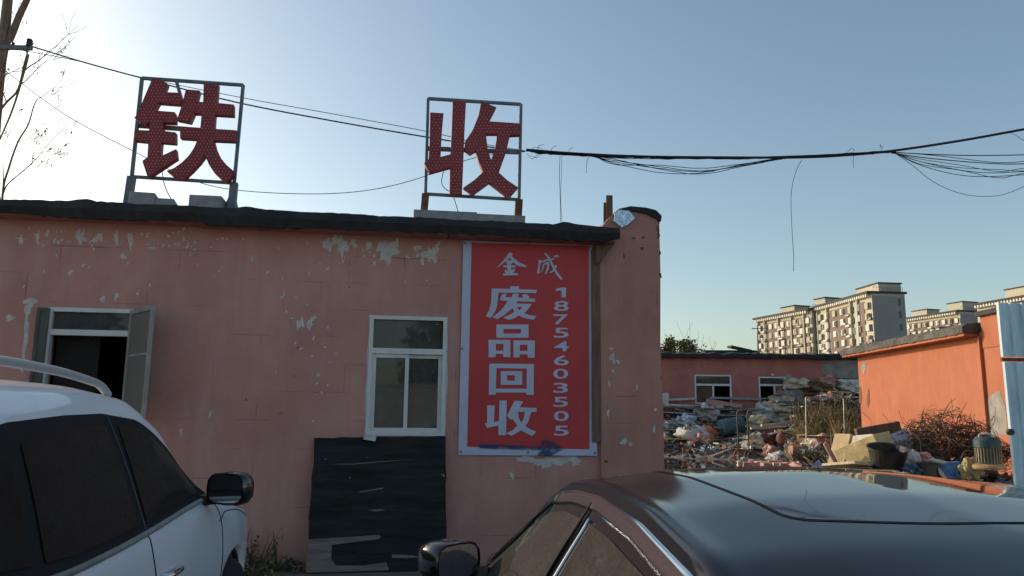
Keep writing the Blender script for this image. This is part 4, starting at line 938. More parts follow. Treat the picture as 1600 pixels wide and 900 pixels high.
# ------------------------------------------------------------------ scrap yard
def gs(x, y, cx, cy, sx, sy, h): return h*math.exp(-((x-cx)/sx)**2 - ((y-cy)/sy)**2)
def mound(x, y):
    z = gs(x, y, 7.6, 36.0, 3.0, 2.1, 1.75) + gs(x, y, 10.6, 35.6, 1.6, 1.8, 1.0) + gs(x, y, 13.4, 32.5, 1.9, 2.4, 2.5) + gs(x, y, 10.2, 31.5, 2.6, 1.3, .55) + gs(x, y, 10.3, 25.6, 1.7, 1.2, .55) + gs(x, y, 12.4, 28.0, 1.5, 2.0, .8)
    z += gs(x, y, 8.0, 15.6, 1.9, 1.1, .85) + gs(x, y, 9.0, 19.5, 1.6, 2.2, .6)
    return z
def gz(x, y): return mound(x, y)*(1 + .12*math.sin(x*3.1+y*1.7)*math.sin(y*2.3-x)) 
def hit(px, py, y0=11.5, y1=37.8):
    d = ray(px, py); Y = y0
    while Y < y1:
        p = EYE + d*(Y/d.y)
        if p.z <= gz(p.x, p.y): return p
        Y += .06
    p = EYE + d*(y1/d.y); return p
M['rubble'] = mat('rubble_earth', (.10, .08, .065), .95, c2=(.22, .19, .16), vscale=2.2, bump=.8, bscale=9)
mb = MB()
for (X0, X1, Y0, Y1, st) in ((3.5, 17.5, 22.5, 37.9, .22), (5.2, 11.6, 12.8, 22.3, .2)):
    nx, ny = int((X1-X0)/st)+1, int((Y1-Y0)/st)+1; b = len(mb.v)
    for j in range(ny):
        for i in range(nx):
            x, y = X0+i*st, Y0+j*st; z = gz(x, y); mb.v.append(Vector((x, y, z + (rnd.uniform(-.07, .07) if z > .1 else 0) - .06)))
    for j in range(ny-1):
        for i in range(nx-1): mb.f.append((b+j*nx+i, b+j*nx+i+1, b+(j+1)*nx+i+1, b+(j+1)*nx+i)); mb.m.append(0)
mb.build('rubble_mound', M['rubble'], M=Vector((0, 0, 0)), kind='stuff', label='earth and crushed rubble under the scrap heaps')
cols = dict(grey=(.28, .28, .28), white=(.55, .54, .51), cream=(.52, .45, .33), brown=(.17, .105, .065), rust=(.17, .07, .04), blue=(.13, .22, .32), paleblue=(.36, .44, .52), dark=(.035, .035, .038), red=(.42, .07, .05), orange=(.58, .19, .08), yellow=(.52, .40, .16), green=(.09, .16, .09), pink=(.48, .26, .23), teal=(.08, .20, .22), silver=(.45, .46, .47))
S = {k: mat('scrap_'+k, v, .75, var=.25, vscale=5, bump=.15) for k, v in cols.items()}
S['steelgrey'] = mat('scrap_steel', (.34, .35, .36), .4, metal=.7, var=.3, vscale=6)
dk = list(cols); mm = [S[k] for k in dk]
# fragments nobody could count
mb = MB()
def pick(): return rnd.choices(range(len(dk)), [9, 3, 5, 16, 10, 3, 2, 26, .8, 1.2, 1.5, 3, 2.5, 2, 3])[0]
cnt = 0
while cnt < 3200:
    if rnd.random() < .72: x, y = rnd.uniform(4.5, 16.5), rnd.uniform(24, 37.5)
    else: x, y = rnd.uniform(5.6, 10.8), rnd.uniform(13.8, 21.5)
    z = gz(x, y)
    if z < .16 and rnd.random() > .06: continue
    if z < .05: continue
    cnt += 1; s = rnd.choice((.06, .1, .1, .16, .22, .3)); k = rnd.random()
    Mx = Matrix.Rotation(rnd.uniform(0, 6.28), 3, 'Z') @ Matrix.Rotation(rnd.gauss(0, .45), 3, 'X') @ Matrix.Rotation(rnd.gauss(0, .45), 3, 'Y'); p = (x, y, z + rnd.uniform(0, .10))
    if k < .5: mb.box(p, (s*rnd.uniform(.8, 2.2), s*rnd.uniform(.5, 1), s*rnd.uniform(.1, .6)), Mx, pick(), .18)
    elif k < .75: mb.box(p, (rnd.uniform(.4, 1.3), .05, .03), Mx, pick(), .05)
    else:
        q = [Vector((rnd.uniform(-1, 1)*s, rnd.uniform(-1, 1)*s, rnd.uniform(-.25, .25)*s)) for _ in range(5)]; mb.add([Vector(p) + Mx @ v for v in q], [(0, 1, 2), (0, 2, 3), (1, 2, 4), (2, 3, 4)], pick())
mb.build('rubble', mm, M=Vector((0, 0, 0)), kind='stuff', label='small broken fragments strewn over the scrap heaps')

# individual pieces
def rot(rz, rx=0, ry=0): return Matrix.Rotation(rz, 3, 'Z') @ Matrix.Rotation(rx, 3, 'X') @ Matrix.Rotation(ry, 3, 'Y')
def put(mb, name, m, label, cat, group=None, smooth=False, bevel=0): return mb.build(name, m, label=label, cat=cat, group=group, smooth=smooth, bevel=bevel)
def plank(px, py, ln, wd, th, rz, ry, m, name, label, cat, group=None, lift=.08, rx=0, bend=0):
    p = hit(px, py) + Vector((0, 0, lift)); mb = MB(); n = 6; Rm = rot(rz, rx, ry)
    vs = []
    for i in range(n+1):
        u = i/n-.5
        for a, b in ((-1, -1), (1, -1), (1, 1), (-1, 1)): vs.append(p + Rm @ Vector((u*ln, a*wd/2, b*th/2 + bend*math.cos(u*3)*ln*.1 + rnd.uniform(-.1, .1)*th)))
    mb.add(vs, [(i*4+j, i*4+(j+1) % 4, (i+1)*4+(j+1) % 4, (i+1)*4+j) for i in range(n) for j in range(4)] + [(3, 2, 1, 0), (n*4, n*4+1, n*4+2, n*4+3)])
    return put(mb, name, m, label, cat, group)
def blob(px, py, sx, sy, sz, m, name, label, cat, group=None, rz=0, rough=.34, lift=None, seed=0):
    """crumpled bag or sack"""
    p = hit(px, py); bm = bmesh.new(); bmesh.ops.create_icosphere(bm, subdivisions=3, radius=1); r = random.Random(seed or int(px*7+py))
    ph = [r.uniform(0, 6.28) for _ in range(9)]; mb = MB()
    for v in bm.verts:
        c = v.co; d = 1 + rough*(math.sin(c.x*4+ph[0])*math.sin(c.y*5+ph[1]) + .6*math.sin(c.z*7+ph[2]+c.x*5) + .4*math.sin(c.y*13+ph[3])*math.sin(c.x*11+ph[4])) + r.uniform(-.11, .11)
        mb.v.append(p + Matrix.Rotation(rz, 3, 'Z') @ Vector((c.x*sx*d, c.y*sy*d, max(-.55, c.z)*sz*d)) + Vector((0, 0, sz*.5 if lift is None else lift)))
    mb.f = [tuple(v.index for v in f.verts) for f in bm.faces]; mb.m = [0]*len(mb.f); bm.free()
    return put(mb, name, m, label, cat, group, smooth=rough < .15)
def carton(px, py, d, rz, rx, ry, m, name, label, cat, lift=.0, hollow=False):
    p = hit(px, py) + Vector((0, 0, d[2]/2+lift)); mb = MB(); mb.box(p, d, rot(rz, rx, ry), 0, .03)
    return put(mb, name, m, label, cat, bevel=.01)

# left heap before the shed
plank(1060, 638, 3.2, .5, .04, .15, .06, S['paleblue'], 'metal_sheet', 'long pale blue metal sheet at the far left of the scrap heap', 'sheet', lift=.15)
plank(1070, 650, 3.4, .35, .05, -.1, .05, S['paleblue'], 'metal_sheet', 'second pale blue sheet tilted towards the pillar', 'sheet', lift=.12)
plank(1052, 634, 2.2, .12, .10, .05, -.05, S['silver'], 'metal_pipe', 'silvery pipe lying along the left of the scrap heap', 'pipe', lift=.3)
plank(1085, 643, 2.8, .08, .07, .2, .03, S['silver'], 'metal_pipe', 'thin silvery pipe below the window of the pink shed', 'pipe', lift=.25)
plank(1131, 631, 1.7, .3, .2, -.12, .16, S['pink'], 'beam', 'thick pinkish beam sloping down below the shed window', 'beam', lift=.02)
plank(1150, 634, 2.6, .16, .10, .1, .02, S['grey'], 'beam', 'slim grey beam behind the blue tub', 'beam', lift=.35)
plank(1130, 648, 3.2, .5, .05, .05, .02, S['teal'], 'metal_sheet', 'dark teal flat sheet behind the blue barrel', 'sheet', lift=.25)
plank(1110, 645, 2.4, .3, .05, -.25, .04, S['grey'], 'board', 'grey board left of the blue barrel', 'board', lift=.15)
carton(1037, 640, (.4, .35, .7), .2, 0, .05, S['white'], 'carton', 'upright white box right beside the pillar edge', 'box', lift=.1)
carton(1112, 641, (.5, .4, .32), .3, 0, .1, S['pink'], 'carton', 'pink box under the sloping beam', 'box')
carton(1124, 643, (.4, .4, .34), -.2, .1, 0, S['cream'], 'carton', 'cream box under the sloping beam', 'box')
blob(1105, 655, .5, .45, .4, S['silver'], 'plastic_bag', 'shiny grey plastic bag left of the blue barrel', 'bag')
blob(1050, 668, .45, .4, .22, S['grey'], 'plastic_bag', 'flat grey bag at the left end of the heap', 'bag')
blob(1070, 664, .4, .4, .28, S['paleblue'], 'plastic_bag', 'pale blue bag beside the flat grey bag', 'bag')
blob(1085, 686, .8, .5, .36, S['white'], 'sack', 'large white sack at the edge of the puddle', 'sack', rough=.14)
blob(1103, 686, .5, .4, .34, S['orange'], 'plastic_bag', 'orange plastic bag next to the white sack', 'bag')
blob(1095, 697, .45, .4, .3, S['pink'], 'plastic_bag', 'dull pink bag in front of the orange bag', 'bag')
# blue barrel lying on its side
p = hit(1143, 680) + Vector((0, 0, .38)); mb = MB(); Rm = rot(.25, 0, R(80)); mb.lathe(p, [(0, -.52), (.34, -.52), (.36, -.48), (.365, -.22), (.38, -.19), (.365, -.16), (.365, .16), (.38, .19), (.365, .22), (.35, .5), (.32, .52), (0, .52)], 22, Rm)
put(mb, 'barrel', mat('barrel_blue', (.06, .12, .145), .6, var=.35, vscale=4), 'dull blue barrel lying on its side in the heap', 'barrel', smooth=False)
for i, (px, py, c, rz, ry, l) in enumerate(((1150, 690, 'brown', .3, -.1, 'brown plank leaning below the blue barrel'), (1165, 682, 'grey', .6, -.25, 'grey plank leaning right of the blue barrel'), (1118, 692, 'cream', -.2, .1, 'cream plank half in the puddle edge'), (1060, 691, 'yellow', .02, .01, 'yellowish plank lying along the puddle edge'), (1178, 668, 'paleblue', .5, -.2, 'pale blue panel standing between the two heaps'), (1140, 701, 'cream', .5, .1, 'cream broken board at the water'), (1190, 690, 'rust', -.3, .2, 'rusty strip beside the hand cart'))):
    plank(px, py, rnd.uniform(1.2, 2.2), .3, .06, rz, ry, S[c], 'plank', l, 'plank', lift=.14)
mb = MB(); 
for dx in (0, .32): 
    p = hit(1075+dx*30, 692); mb.box(p + Vector((0, 0, .3)), (.12, .12, .9), rot(.1), 0, .05)
p = hit(1080, 692); mb.box(p + Vector((0, 0, .62)), (.6, .14, .12), rot(.1)); put(mb, 'wooden_trestle', M['woodpale'], 'small yellow timber trestle standing in the puddle edge', 'trestle')
# hand cart: two uprights with curved handles, wheels, frame
cb = hit(1163, 722); ct = empty('hand_cart', frame(cb, .1), 'two wheeled hand cart with tall curved grips standing in the puddle', 'cart'); s_ = cb.y/1200
for sg, n_ in ((-1, 0), (1, 0)):
    x = sg*8*s_; mb = MB(); h = 78*s_; mb.tube([cb + Vector(q) for q in ((x, 0, .0), (x, .02, h*.55), (x, .05, h*.93), (x+.03, .0, h*.99), (x+.10, -.08, h), (x+.16, -.14, h*.985))], .026, 6); mb.build('grip', M['blackplastic'], ct)
    mb = MB(); Mx = rot(.15, R(90)); mb.lathe(cb + Vector((x, -.12, .24)), [(.19, -.03), (.235, -.035), (.245, 0), (.235, .035), (.19, .03), (.19, -.03)], 22, Mx); mb.build('wheel', M['rust'], ct)
mb = MB()
for z in (.35, .8): mb.bar(cb + Vector((-8*s_, .0, z)), cb + Vector((8*s_, .0, z)), .04, .04)
mb.box(cb + Vector((0, .1, .22)), (.45, .35, .04)); mb.build('frame', M['rust'], ct)
# right heap
for i, (px, py, sx, sz, c, l) in enumerate(((1246, 606, .75, .30, 'cream', 'cream sheet of plastic on top of the right heap'), (1272, 610, .7, .35, 'brown', 'brown sack on top of the right heap'), (1325, 612, .6, .38, 'white', 'whitish bundle at the top right of the heap'), (1292, 602, .4, .3, 'pink', 'dull pink bag on the crest of the right heap'), (1220, 640, .7, .45, 'cream', 'dirty cream sack on the left slope of the right heap'), (1215, 660, .95, .5, 'cream', 'largest cream sack at the left foot of the right heap'), (1192, 655, .5, .5, 'white', 'white sack at the far left of the right heap'), (1185, 668, .45, .35, 'cream', 'small cream sack below the white sack'), (1235, 628, .6, .4, 'grey', 'grey sack above the cream sacks'))):
    blob(px, py, sx, .5, sz, S[c], 'sack', l, 'sack', rz=rnd.uniform(-.4, .4))
for i in range(16):
    px, py = rnd.uniform(1215, 1320), rnd.uniform(612, 655)
    plank(px, py, rnd.uniform(2.0, 3.6), rnd.uniform(.08, .35), .05, rnd.uniform(-.18, .18), rnd.uniform(-.06, .06), S[rnd.choice(('dark', 'grey', 'rust', 'brown', 'teal', 'steelgrey'))], 'metal_strip', 'dark metal strip lying flat in the stack on the right heap', 'strip', 'metal strips stacked on the right heap', lift=rnd.uniform(.1, .35))
for px, py, l in ((1212, 672, 'long cream lath at the foot of the right heap'), (1222, 676, 'brown lath under the long cream lath'), (1235, 668, 'cream lath pointing right at the heap foot')):
    plank(px, py, 2.6, .14, .08, rnd.uniform(-.1, .2), rnd.uniform(-.1, 0), S['cream' if 'cream' in l else 'brown'], 'lath', l, 'lath', lift=.2)
for i in range(34):
    left = i % 3 != 0; px, py = (rnd.uniform(1040, 1180), rnd.uniform(640, 682)) if left else (rnd.uniform(1190, 1330), rnd.uniform(640, 700))
    plank(px, py, rnd.uniform(1.2, 3.0), rnd.uniform(.06, .28), rnd.uniform(.03, .08), rnd.gauss(0, .3), rnd.gauss(0, .1), S[rnd.choice(('dark', 'grey', 'rust', 'brown', 'cream', 'steelgrey', 'brown', 'paleblue', 'grey'))], 'plank', 'narrow plank or strip lying loose in the left heap before the shed window' if left else 'narrow plank or strip lying loose in the right heap', 'plank', 'loose planks in the left heap' if left else 'loose planks in the right heap', lift=rnd.uniform(.12, .3))
# bare steel frame standing in the weeds
fr = empty('steel_frame', frame(at(1292, 700, 26.5) - Vector((0, 0, at(1292, 700, 26.5).z)), 0), 'bare rectangular steel frame standing in the dry weeds', 'frame')
fq = [at(1260, 690, 26.3), at(1259, 621, 26.3), at(1318, 622, 27.2), at(1320, 690, 27.2)]
for i, (a, b) in enumerate(((0, 1), (1, 2), (2, 3))): mb = MB(); mb.tube([fq[a], fq[b]], .018, 6); mb.build('rail' if i == 1 else 'post', S['steelgrey'], fr)
# yellow reed bundle, brick stacks, toys and bits near the water
for i in range(9): plank(1250+i*5+rnd.uniform(-3, 3), 690-i*.8, 1.6, .06, .06, -.45+rnd.uniform(-.1, .1), .25, S['yellow'], 'cane', 'yellow cane in the loose bundle before the weeds', 'cane', 'yellow canes in a loose bundle', lift=.22)
carton(1245, 718, (.42, .34, .42), .1, .05, .06, mat('dusty_pink', (.34, .20, .17), .85, var=.35, vscale=6), 'plastic_crate', 'pink crate standing at the water edge', 'crate')
p = hit(1222, 701) + Vector((0, 0, .42)); mb = MB(); mb.lathe(p, [(0, -.24), (.16, -.22), (.2, -.08), (.19, .08), (.12, .18), (.06, .2), (.06, .25), (0, .25)], 16); put(mb, 'gas_bottle', mat('dull_red', (.19, .06, .05), .75, var=.4, vscale=7), 'squat dull red gas bottle among the rubbish', 'bottle', smooth=False)
for px, py, sx, sz, c, l in ((1236, 706, .22, .26, 'white', 'small white bag beside the red gas bottle'), (1244, 708, .22, .24, 'red', 'small red bag right of the white bag'), (1238, 714, .25, .2, 'yellow', 'yellow bag under the small red bag'), (1205, 712, .3, .25, 'pink', 'pale pink lump left of the pink crate'), (1180, 700, .4, .35, 'cream', 'cream rag behind the hand cart'), (1197, 695, .34, .3, 'rust', 'dark red cloth right of the hand cart'), (1275, 700, .5, .3, 'cream', 'cream sheet before the weeds'), (1290, 700, .35, .3, 'pink', 'pinkish sheet lying right of the canes'), (1215, 722, .3, .2, 'white', 'flat white bag at the nearest edge of the water'), (1168, 728, .35, .16, 'grey', 'grey lump in the water behind the car roof')):
    blob(px, py, sx, sx*.8, sz, S[c], 'plastic_bag', l, 'bag')
for i in range(9):
    px = 1165 + i*9 + rnd.uniform(-2, 2); carton(px, 730+rnd.uniform(-3, 3), (.42, .22, .16), rnd.uniform(-.3, .3), 0, 0, S['pink' if i % 3 else 'cream'], 'brick', 'loose pink brick in the row behind the dark car roof', 'brick')
    bpy.context.scene.collection.objects[-1]['group'] = 'loose bricks by the water'
carton(1268, 716, (.8, .5, .25), .2, .1, .1, S['silver'], 'carton', 'flat white box before the dark weeds', 'box')
plank(1255, 727, 1.8, .15, .06, .15, -.05, S['pink'], 'plank', 'pink plank lying before the dark weeds', 'plank')
carton(1262, 700, (.6, .5, .5), .4, 0, .1, S['brown'], 'carton', 'brown carton below the yellow canes', 'box')

# the near pile by the orange wall
def nb(px, py, Y, d, rz, rx, ry, m, name, label, cat, bevel=.01):
    p = at(px, py, Y); mb = MB(); mb.box(p, d, rot(rz, rx, ry), 0, .02); return put(mb, name, m, label, cat, bevel=bevel)
M['foam_yellow'] = mat('foam_yellow', (.46, .38, .20), .9, var=.25, vscale=6, bump=.4, bscale=18)
M['card'] = mat('cardboard', (.36, .26, .16), .85, var=.2, vscale=6)
nb(1352, 706, 14.6, (.46, .95, .42), .5, -.35, -.12, M['foam_yellow'], 'foam_block', 'long yellow foam block leaning on the near pile', 'foam')
nb(1375, 695, 15.4, (.9, .6, .3), .3, -.1, .1, S['silver'], 'carton', 'greyish white carton behind the yellow foam block', 'box')
nb(1313, 702, 15.0, (.06, .5, .62), .2, 0, .35, M['card'], 'cardboard_sheet', 'brown board standing left of the yellow foam block', 'board')
nb(1300, 712, 14.7, (.55, .05, .08), .2, 0, 1.05, S['pink'], 'lath', 'pale pink lath propped left of the yellow foam', 'lath')
nb(1328, 727, 13.8, (.62, .7, .05), .5, -.12, .12, S['cream'], 'board', 'pale board lying below the yellow foam block', 'board')
nb(1350, 736, 13.4, (.9, .6, .06), .1, 0, .0, M['card'], 'cardboard_sheet', 'flat brown cardboard in front of the foam block', 'board')
nb(1372, 672, 16.2, (1.0, .08, .22), .12, 0, -.16, M['wood'], 'beam', 'dark brown beam along the foot of the orange wall', 'beam')
nb(1370, 684, 15.9, (.9, .4, .05), .2, .1, -.12, S['dark'], 'board', 'black board under the dark brown beam', 'board')
mb = MB(); pl = [(1370, 692), (1415, 671), (1428, 690), (1424, 706), (1395, 708), (1375, 703)]; mb.poly([pl], lambda x, y, d: at(x, y, 14.9 + (705-y)*.012) + Vector((0, -d*.5, -d)), th=.03); put(mb, 'board', mat('lilac_board', (.42, .38, .46), .7), 'pale lilac board leaning behind the black tub', 'board')
# tub
p = at(1386, 738, 13.6); s_ = 13.6/1200; mb = MB(); mb.lathe(p, [(0, 0), (21*s_, 0), (23*s_, 12*s_), (28*s_, 36*s_), (30*s_, 37*s_), (30*s_, 39*s_), (27*s_, 38*s_), (22*s_, 8*s_), (0, 6*s_)], 26, rot(.2, .22, -.06)); put(mb, 'tub', M['blackplastic'], 'big black round tub open at the top on the near pile', 'tub', smooth=False)
p = at(1452, 745, 13.2); s_ = 13.2/1200; mb = MB(); mb.lathe(p, [(0, 0), (15*s_, 0), (17*s_, 20*s_), (18*s_, 21*s_), (16*s_, 20*s_), (14*s_, 3*s_), (0, 2*s_)], 22, rot(0, .05)); put(mb, 'bucket', mat('olive_plastic', (.07, .075, .06), .6), 'dark olive bucket between the bags on the near pile', 'bucket', smooth=False)
p = at(1466, 723, 13.4); mb = MB(); mb.lathe(p, [(0, 0), (.14, .0), (.155, .02), (.14, .04), (0, .045)], 20, rot(0, .15, .12)); put(mb, 'lid', S['cream'], 'round cream lid lying behind the olive bucket', 'lid')
def nblob(px, py, Y, sx, sy, sz, m, name, label, cat, rough=.25, seed=3):
    p = at(px, py, Y); bm = bmesh.new(); bmesh.ops.create_icosphere(bm, subdivisions=4, radius=1); r = random.Random(seed); ph = [r.uniform(0, 6.28) for _ in range(9)]; mb = MB()
    for v in bm.verts:
        c = v.co; d = 1 + rough*(math.sin(c.x*4+ph[0])*math.sin(c.y*5+ph[1]) + .6*math.sin(c.z*7+ph[2]+c.x*5) + .4*math.sin(c.y*13+ph[3])*math.sin(c.x*11+ph[4]) + .25*math.sin(c.x*23+ph[5]+9*c.z)) + r.uniform(-.03, .03)
        mb.v.append(p + Vector((c.x*sx*d, c.y*sy*d, max(-.6, c.z)*sz*d)))
    mb.f = [tuple(v.index for v in f.verts) for f in bm.faces]; mb.m = [0]*len(mb.f); bm.free(); return put(mb, name, m, label, cat)
M['plastic_clear'] = mat('pale_plastic', (.50, .48, .48), .35, var=.25, vscale=10)
nblob(1421, 722, 13.6, .19, .15, .17, M['plastic_clear'], 'plastic_bag', 'crumpled pale plastic bag right of the black tub', 'bag', seed=11)
nblob(1438, 716, 13.8, .22, .15, .10, S['pink'], 'plastic_bag', 'reddish plastic bag above the pale bag', 'bag', seed=12)
nblob(1428, 736, 13.2, .15, .12, .12, mat('scrap_navy', (.05, .10, .16), .5, var=.5, vscale=9), 'plastic_bag', 'dark blue bag left of the olive bucket', 'bag', seed=13)
nblob(1407, 742, 13.0, .15, .1, .05, S['silver'], 'plastic_bag', 'flat whitish bag at the foot of the black tub', 'bag', seed=14)
M['printed'] = mat('printed_blue_plastic', (.03, .07, .30), .4, c2=(.05, .28, .45), vscale=6)
pk = empty('printed_bag', Matrix.Translation(at(1490, 745, 13.0)), 'blue printed plastic sack with a pale green swirl', 'sack')
nb_ = MB(); nb_.poly([[(1466, 728), (1480, 724), (1500, 721), (1512, 728), (1514, 746), (1478, 747), (1470, 742)]], lambda x, y, d: at(x, y, 13.0 + .004*(747-y)) + Vector((0, -d, 0)), th=.12); nb_.build('sack', M['printed'], pk, fixn=True)
for r0, r1, mt in ((0, 5, S['green']), (5.6, 8, S['paleblue']), (8.5, 10, S['teal'])):
    q = MB(); cx, cy = 1502, 738; ring = [(cx + r1*math.cos(t), cy + r1*math.sin(t)) for t in np.linspace(0, 6.283, 28)[:-1]]; inn = [[(cx + r0*math.cos(t), cy + r0*math.sin(t)) for t in np.linspace(0, 6.283, 28)[:-1]]] if r0 else []
    q.poly([ring]+inn, lambda x, y, d: at(x, y, 12.995 + .004*(747-y))); q.build('print', mt, pk)
nb_ = MB(); nb_.poly([[(1466, 730), (1472, 736), (1480, 747), (1474, 747), (1468, 740)]], lambda x, y, d: at(x, y, 12.99) + Vector((0, -d, 0)), th=.02); nb_.build('edge_flap', S['white'], pk, fixn=True)
nblob(1517, 735, 12.9, .16, .12, .19, M['foam_yellow'], 'plastic_bag', 'dirty yellow bag beside the old motor', 'bag', seed=15)
# old electric motor standing on its flange
mo = empty('electric_motor', Matrix.Translation(at(1545, 733, 12.6)), 'old electric motor with teal cap standing on the near pile', 'motor'); s_ = 12.6/1200; c = at(1546, 733, 12.6)
mb = MB()
mb.lathe(c, [(0, 0), (22*s_, 0), (23*s_, 3*s_), (22*s_, 6*s_), (17*s_, 8*s_), (0, 8*s_)], 26); mb.build('flange', mat('motor_flange', (.36, .22, .12), .7, var=.3), mo)
mb = MB(); mb.lathe(c, [(16*s_, 8*s_), (16*s_, 33*s_), (0, 33*s_)], 26)
for k in range(26): a = k/26*6.283; mb.bar(c + Vector((17*s_*math.cos(a), 17*s_*math.sin(a), 9*s_)), c + Vector((17*s_*math.cos(a), 17*s_*math.sin(a), 32*s_)), .02, .03, up=(math.cos(a), math.sin(a), 0))
mb.build('finned_case', mat('motor_case', (.20, .19, .14), .55, metal=.4, var=.35), mo)
mb = MB(); mb.lathe(c, [(17*s_, 33*s_), (19*s_, 33*s_), (19*s_, 43*s_), (15*s_, 48*s_), (0, 49*s_)], 26); mb.build('cap', mat('motor_cap', (.02, .06, .075), .5, var=.3), mo)
mb = MB(); mb.tube(crom([c + Vector((q[0]*s_, q[1]*s_, q[2]*s_)) for q in ((-12, 0, 47), (-8, 2, 52), (0, -3, 53), (8, 2, 52), (13, 0, 47))]), .018, 6); mb.build('terminal', S['silver'], mo)
# tangle of wire
mb = MB(); cx, cy, cz = at(1478, 690, 15.2); rw = random.Random(5)
for i in range(620):
    a = rw.uniform(0, 6.283); rr_ = math.sqrt(rw.random()); hx = 1.18*rr_*math.cos(a); hy = .75*rr_*math.sin(a); hz = .92*(1-rr_**1.3)*rw.uniform(.2, 1) - .30
    p = Vector((cx+hx, cy+hy, cz+hz)); r_ = rw.uniform(.10, .32); ax = rot(rw.uniform(0, 6.28), rw.uniform(0, 3.14), 0); tt = rw.uniform(2.5, 9)
    pts = [p + ax @ Vector((r_*(1+.15*math.sin(2*t_+i))*math.cos(t_), r_*math.sin(t_)*rw.uniform(.9, 1.1), .05*math.sin(3*t_+i))) for t_ in np.linspace(0, tt, int(tt*4)+3)]
    pts = [Vector((q.x, q.y, max(q.z, cz-.55))) for q in pts]; mb.tube(pts, rw.choice((.0025, .0035, .0045, .006)), 4, 0 if rw.random() < .8 else 1, cap=False)
for i in range(34):
    a = rw.uniform(.2, 2.94); p = Vector((cx + 1.0*math.cos(a)*rw.uniform(.3, 1), cy + rw.uniform(-.4, .4), cz + .45*math.sin(a)*rw.uniform(.3, 1)))
    d = Vector((math.cos(a)*rw.uniform(.3, 1), rw.uniform(-.3, .3), rw.uniform(.2, 1))).normalized(); L_ = rw.uniform(.2, .5); mb.tube(crom([p, p + d*L_*.5 + Vector((rw.gauss(0, .05), 0, rw.gauss(0, .05))), p + d*L_ + Vector((rw.gauss(0, .12), 0, rw.gauss(0, .1)))], 4), .0045, 4, 0, cap=False)
put(mb, 'wire_tangle', [mat('rusty_wire', (.042, .022, .015), .8, var=.3), mat('dull_wire', (.13, .09, .06), .6)], 'big tangled ball of rusty wire before the orange wall', 'wire')

# weeds
def weed(px, py, h, spread, n, m, label, group, base=None, name='weed'):
    p = base if base is not None else hit(px, py); mb = MB()
    for i in range(n):
        a = rnd.uniform(0, 6.283); r_ = spread*math.sqrt(rnd.random()); b = p + Vector((r_*math.cos(a), r_*math.sin(a)*.8, -.05)); hh = h*rnd.uniform(.4, 1.1); ln = Vector((rnd.gauss(0, .35), rnd.gauss(0, .35), 1)).normalized()
        w_ = rnd.uniform(.006, .016)*max(1, h); side = ln.cross(Vector((rnd.uniform(-1, 1), rnd.uniform(-1, 1), .1))).normalized()*w_
        t = b + ln*hh; m_ = b + ln*hh*.55 + Vector((rnd.gauss(0, .04), rnd.gauss(0, .04), 0)); mb.add([b-side, b+side, m_+side*.8, m_-side*.8, t], [(0, 1, 2, 3), (3, 2, 4)])
        for k in range(3):
            q = b + (t-b)*rnd.uniform(.35, 1); s = rnd.uniform(.02, .05)*max(1, h*.9); e = Vector((rnd.gauss(0, 1), rnd.gauss(0, 1), rnd.gauss(0, .7))).normalized()*s; f = e.cross(Vector((rnd.gauss(0, 1), rnd.gauss(0, 1), 1))).normalized()*s*.4
            mb.add([q, q+e*.6+f, q+e*1.4, q+e*.6-f], [(0, 1, 2, 3)])
    return mb.build(name, m, label=label, cat='weed', group=group)
for i in range(26):
    px, py = rnd.uniform(1252, 1336), rnd.uniform(645, 705)
    weed(px, py, rnd.uniform(.7, 1.3), .5, 70, M['weed'] if rnd.random() < .35 else M['drygrass'], 'clump of half dry weeds on the right heap beside the orange wall', 'weeds on the right heap')
for i in range(10):
    px = rnd.uniform(1258, 1310); weed(px, 722+rnd.uniform(-6, 6), .6, .5, 60, M['weed'], 'low green weed in the dark patch before the canes', 'low weeds before the canes')
for i in range(13):
    px = rnd.uniform(374, 482); p = W(px, 860, rnd.choice((.05, .08, .12, .25, .4))); p.z = 0; hh = rnd.choice((.12, .16, .2, .3, .5)); weed(0, 0, hh, .10 + .12*rnd.random(), 26, M['drygrass'] if i % 3 else M['weed'], 'dry grass tuft at the wall foot left of the black board', 'grass tufts at the wall foot', base=p, name='grass_tuft')
for i in range(4):
    px = rnd.uniform(702, 760); p = W(px, 860, rnd.uniform(.06, .3)); p.z = 0; weed(0, 0, rnd.uniform(.12, .22), .12, 22, M['drygrass'], 'dry grass tuft at the wall foot right of the black board', 'grass tufts right of the board', base=p, name='grass_tuft')

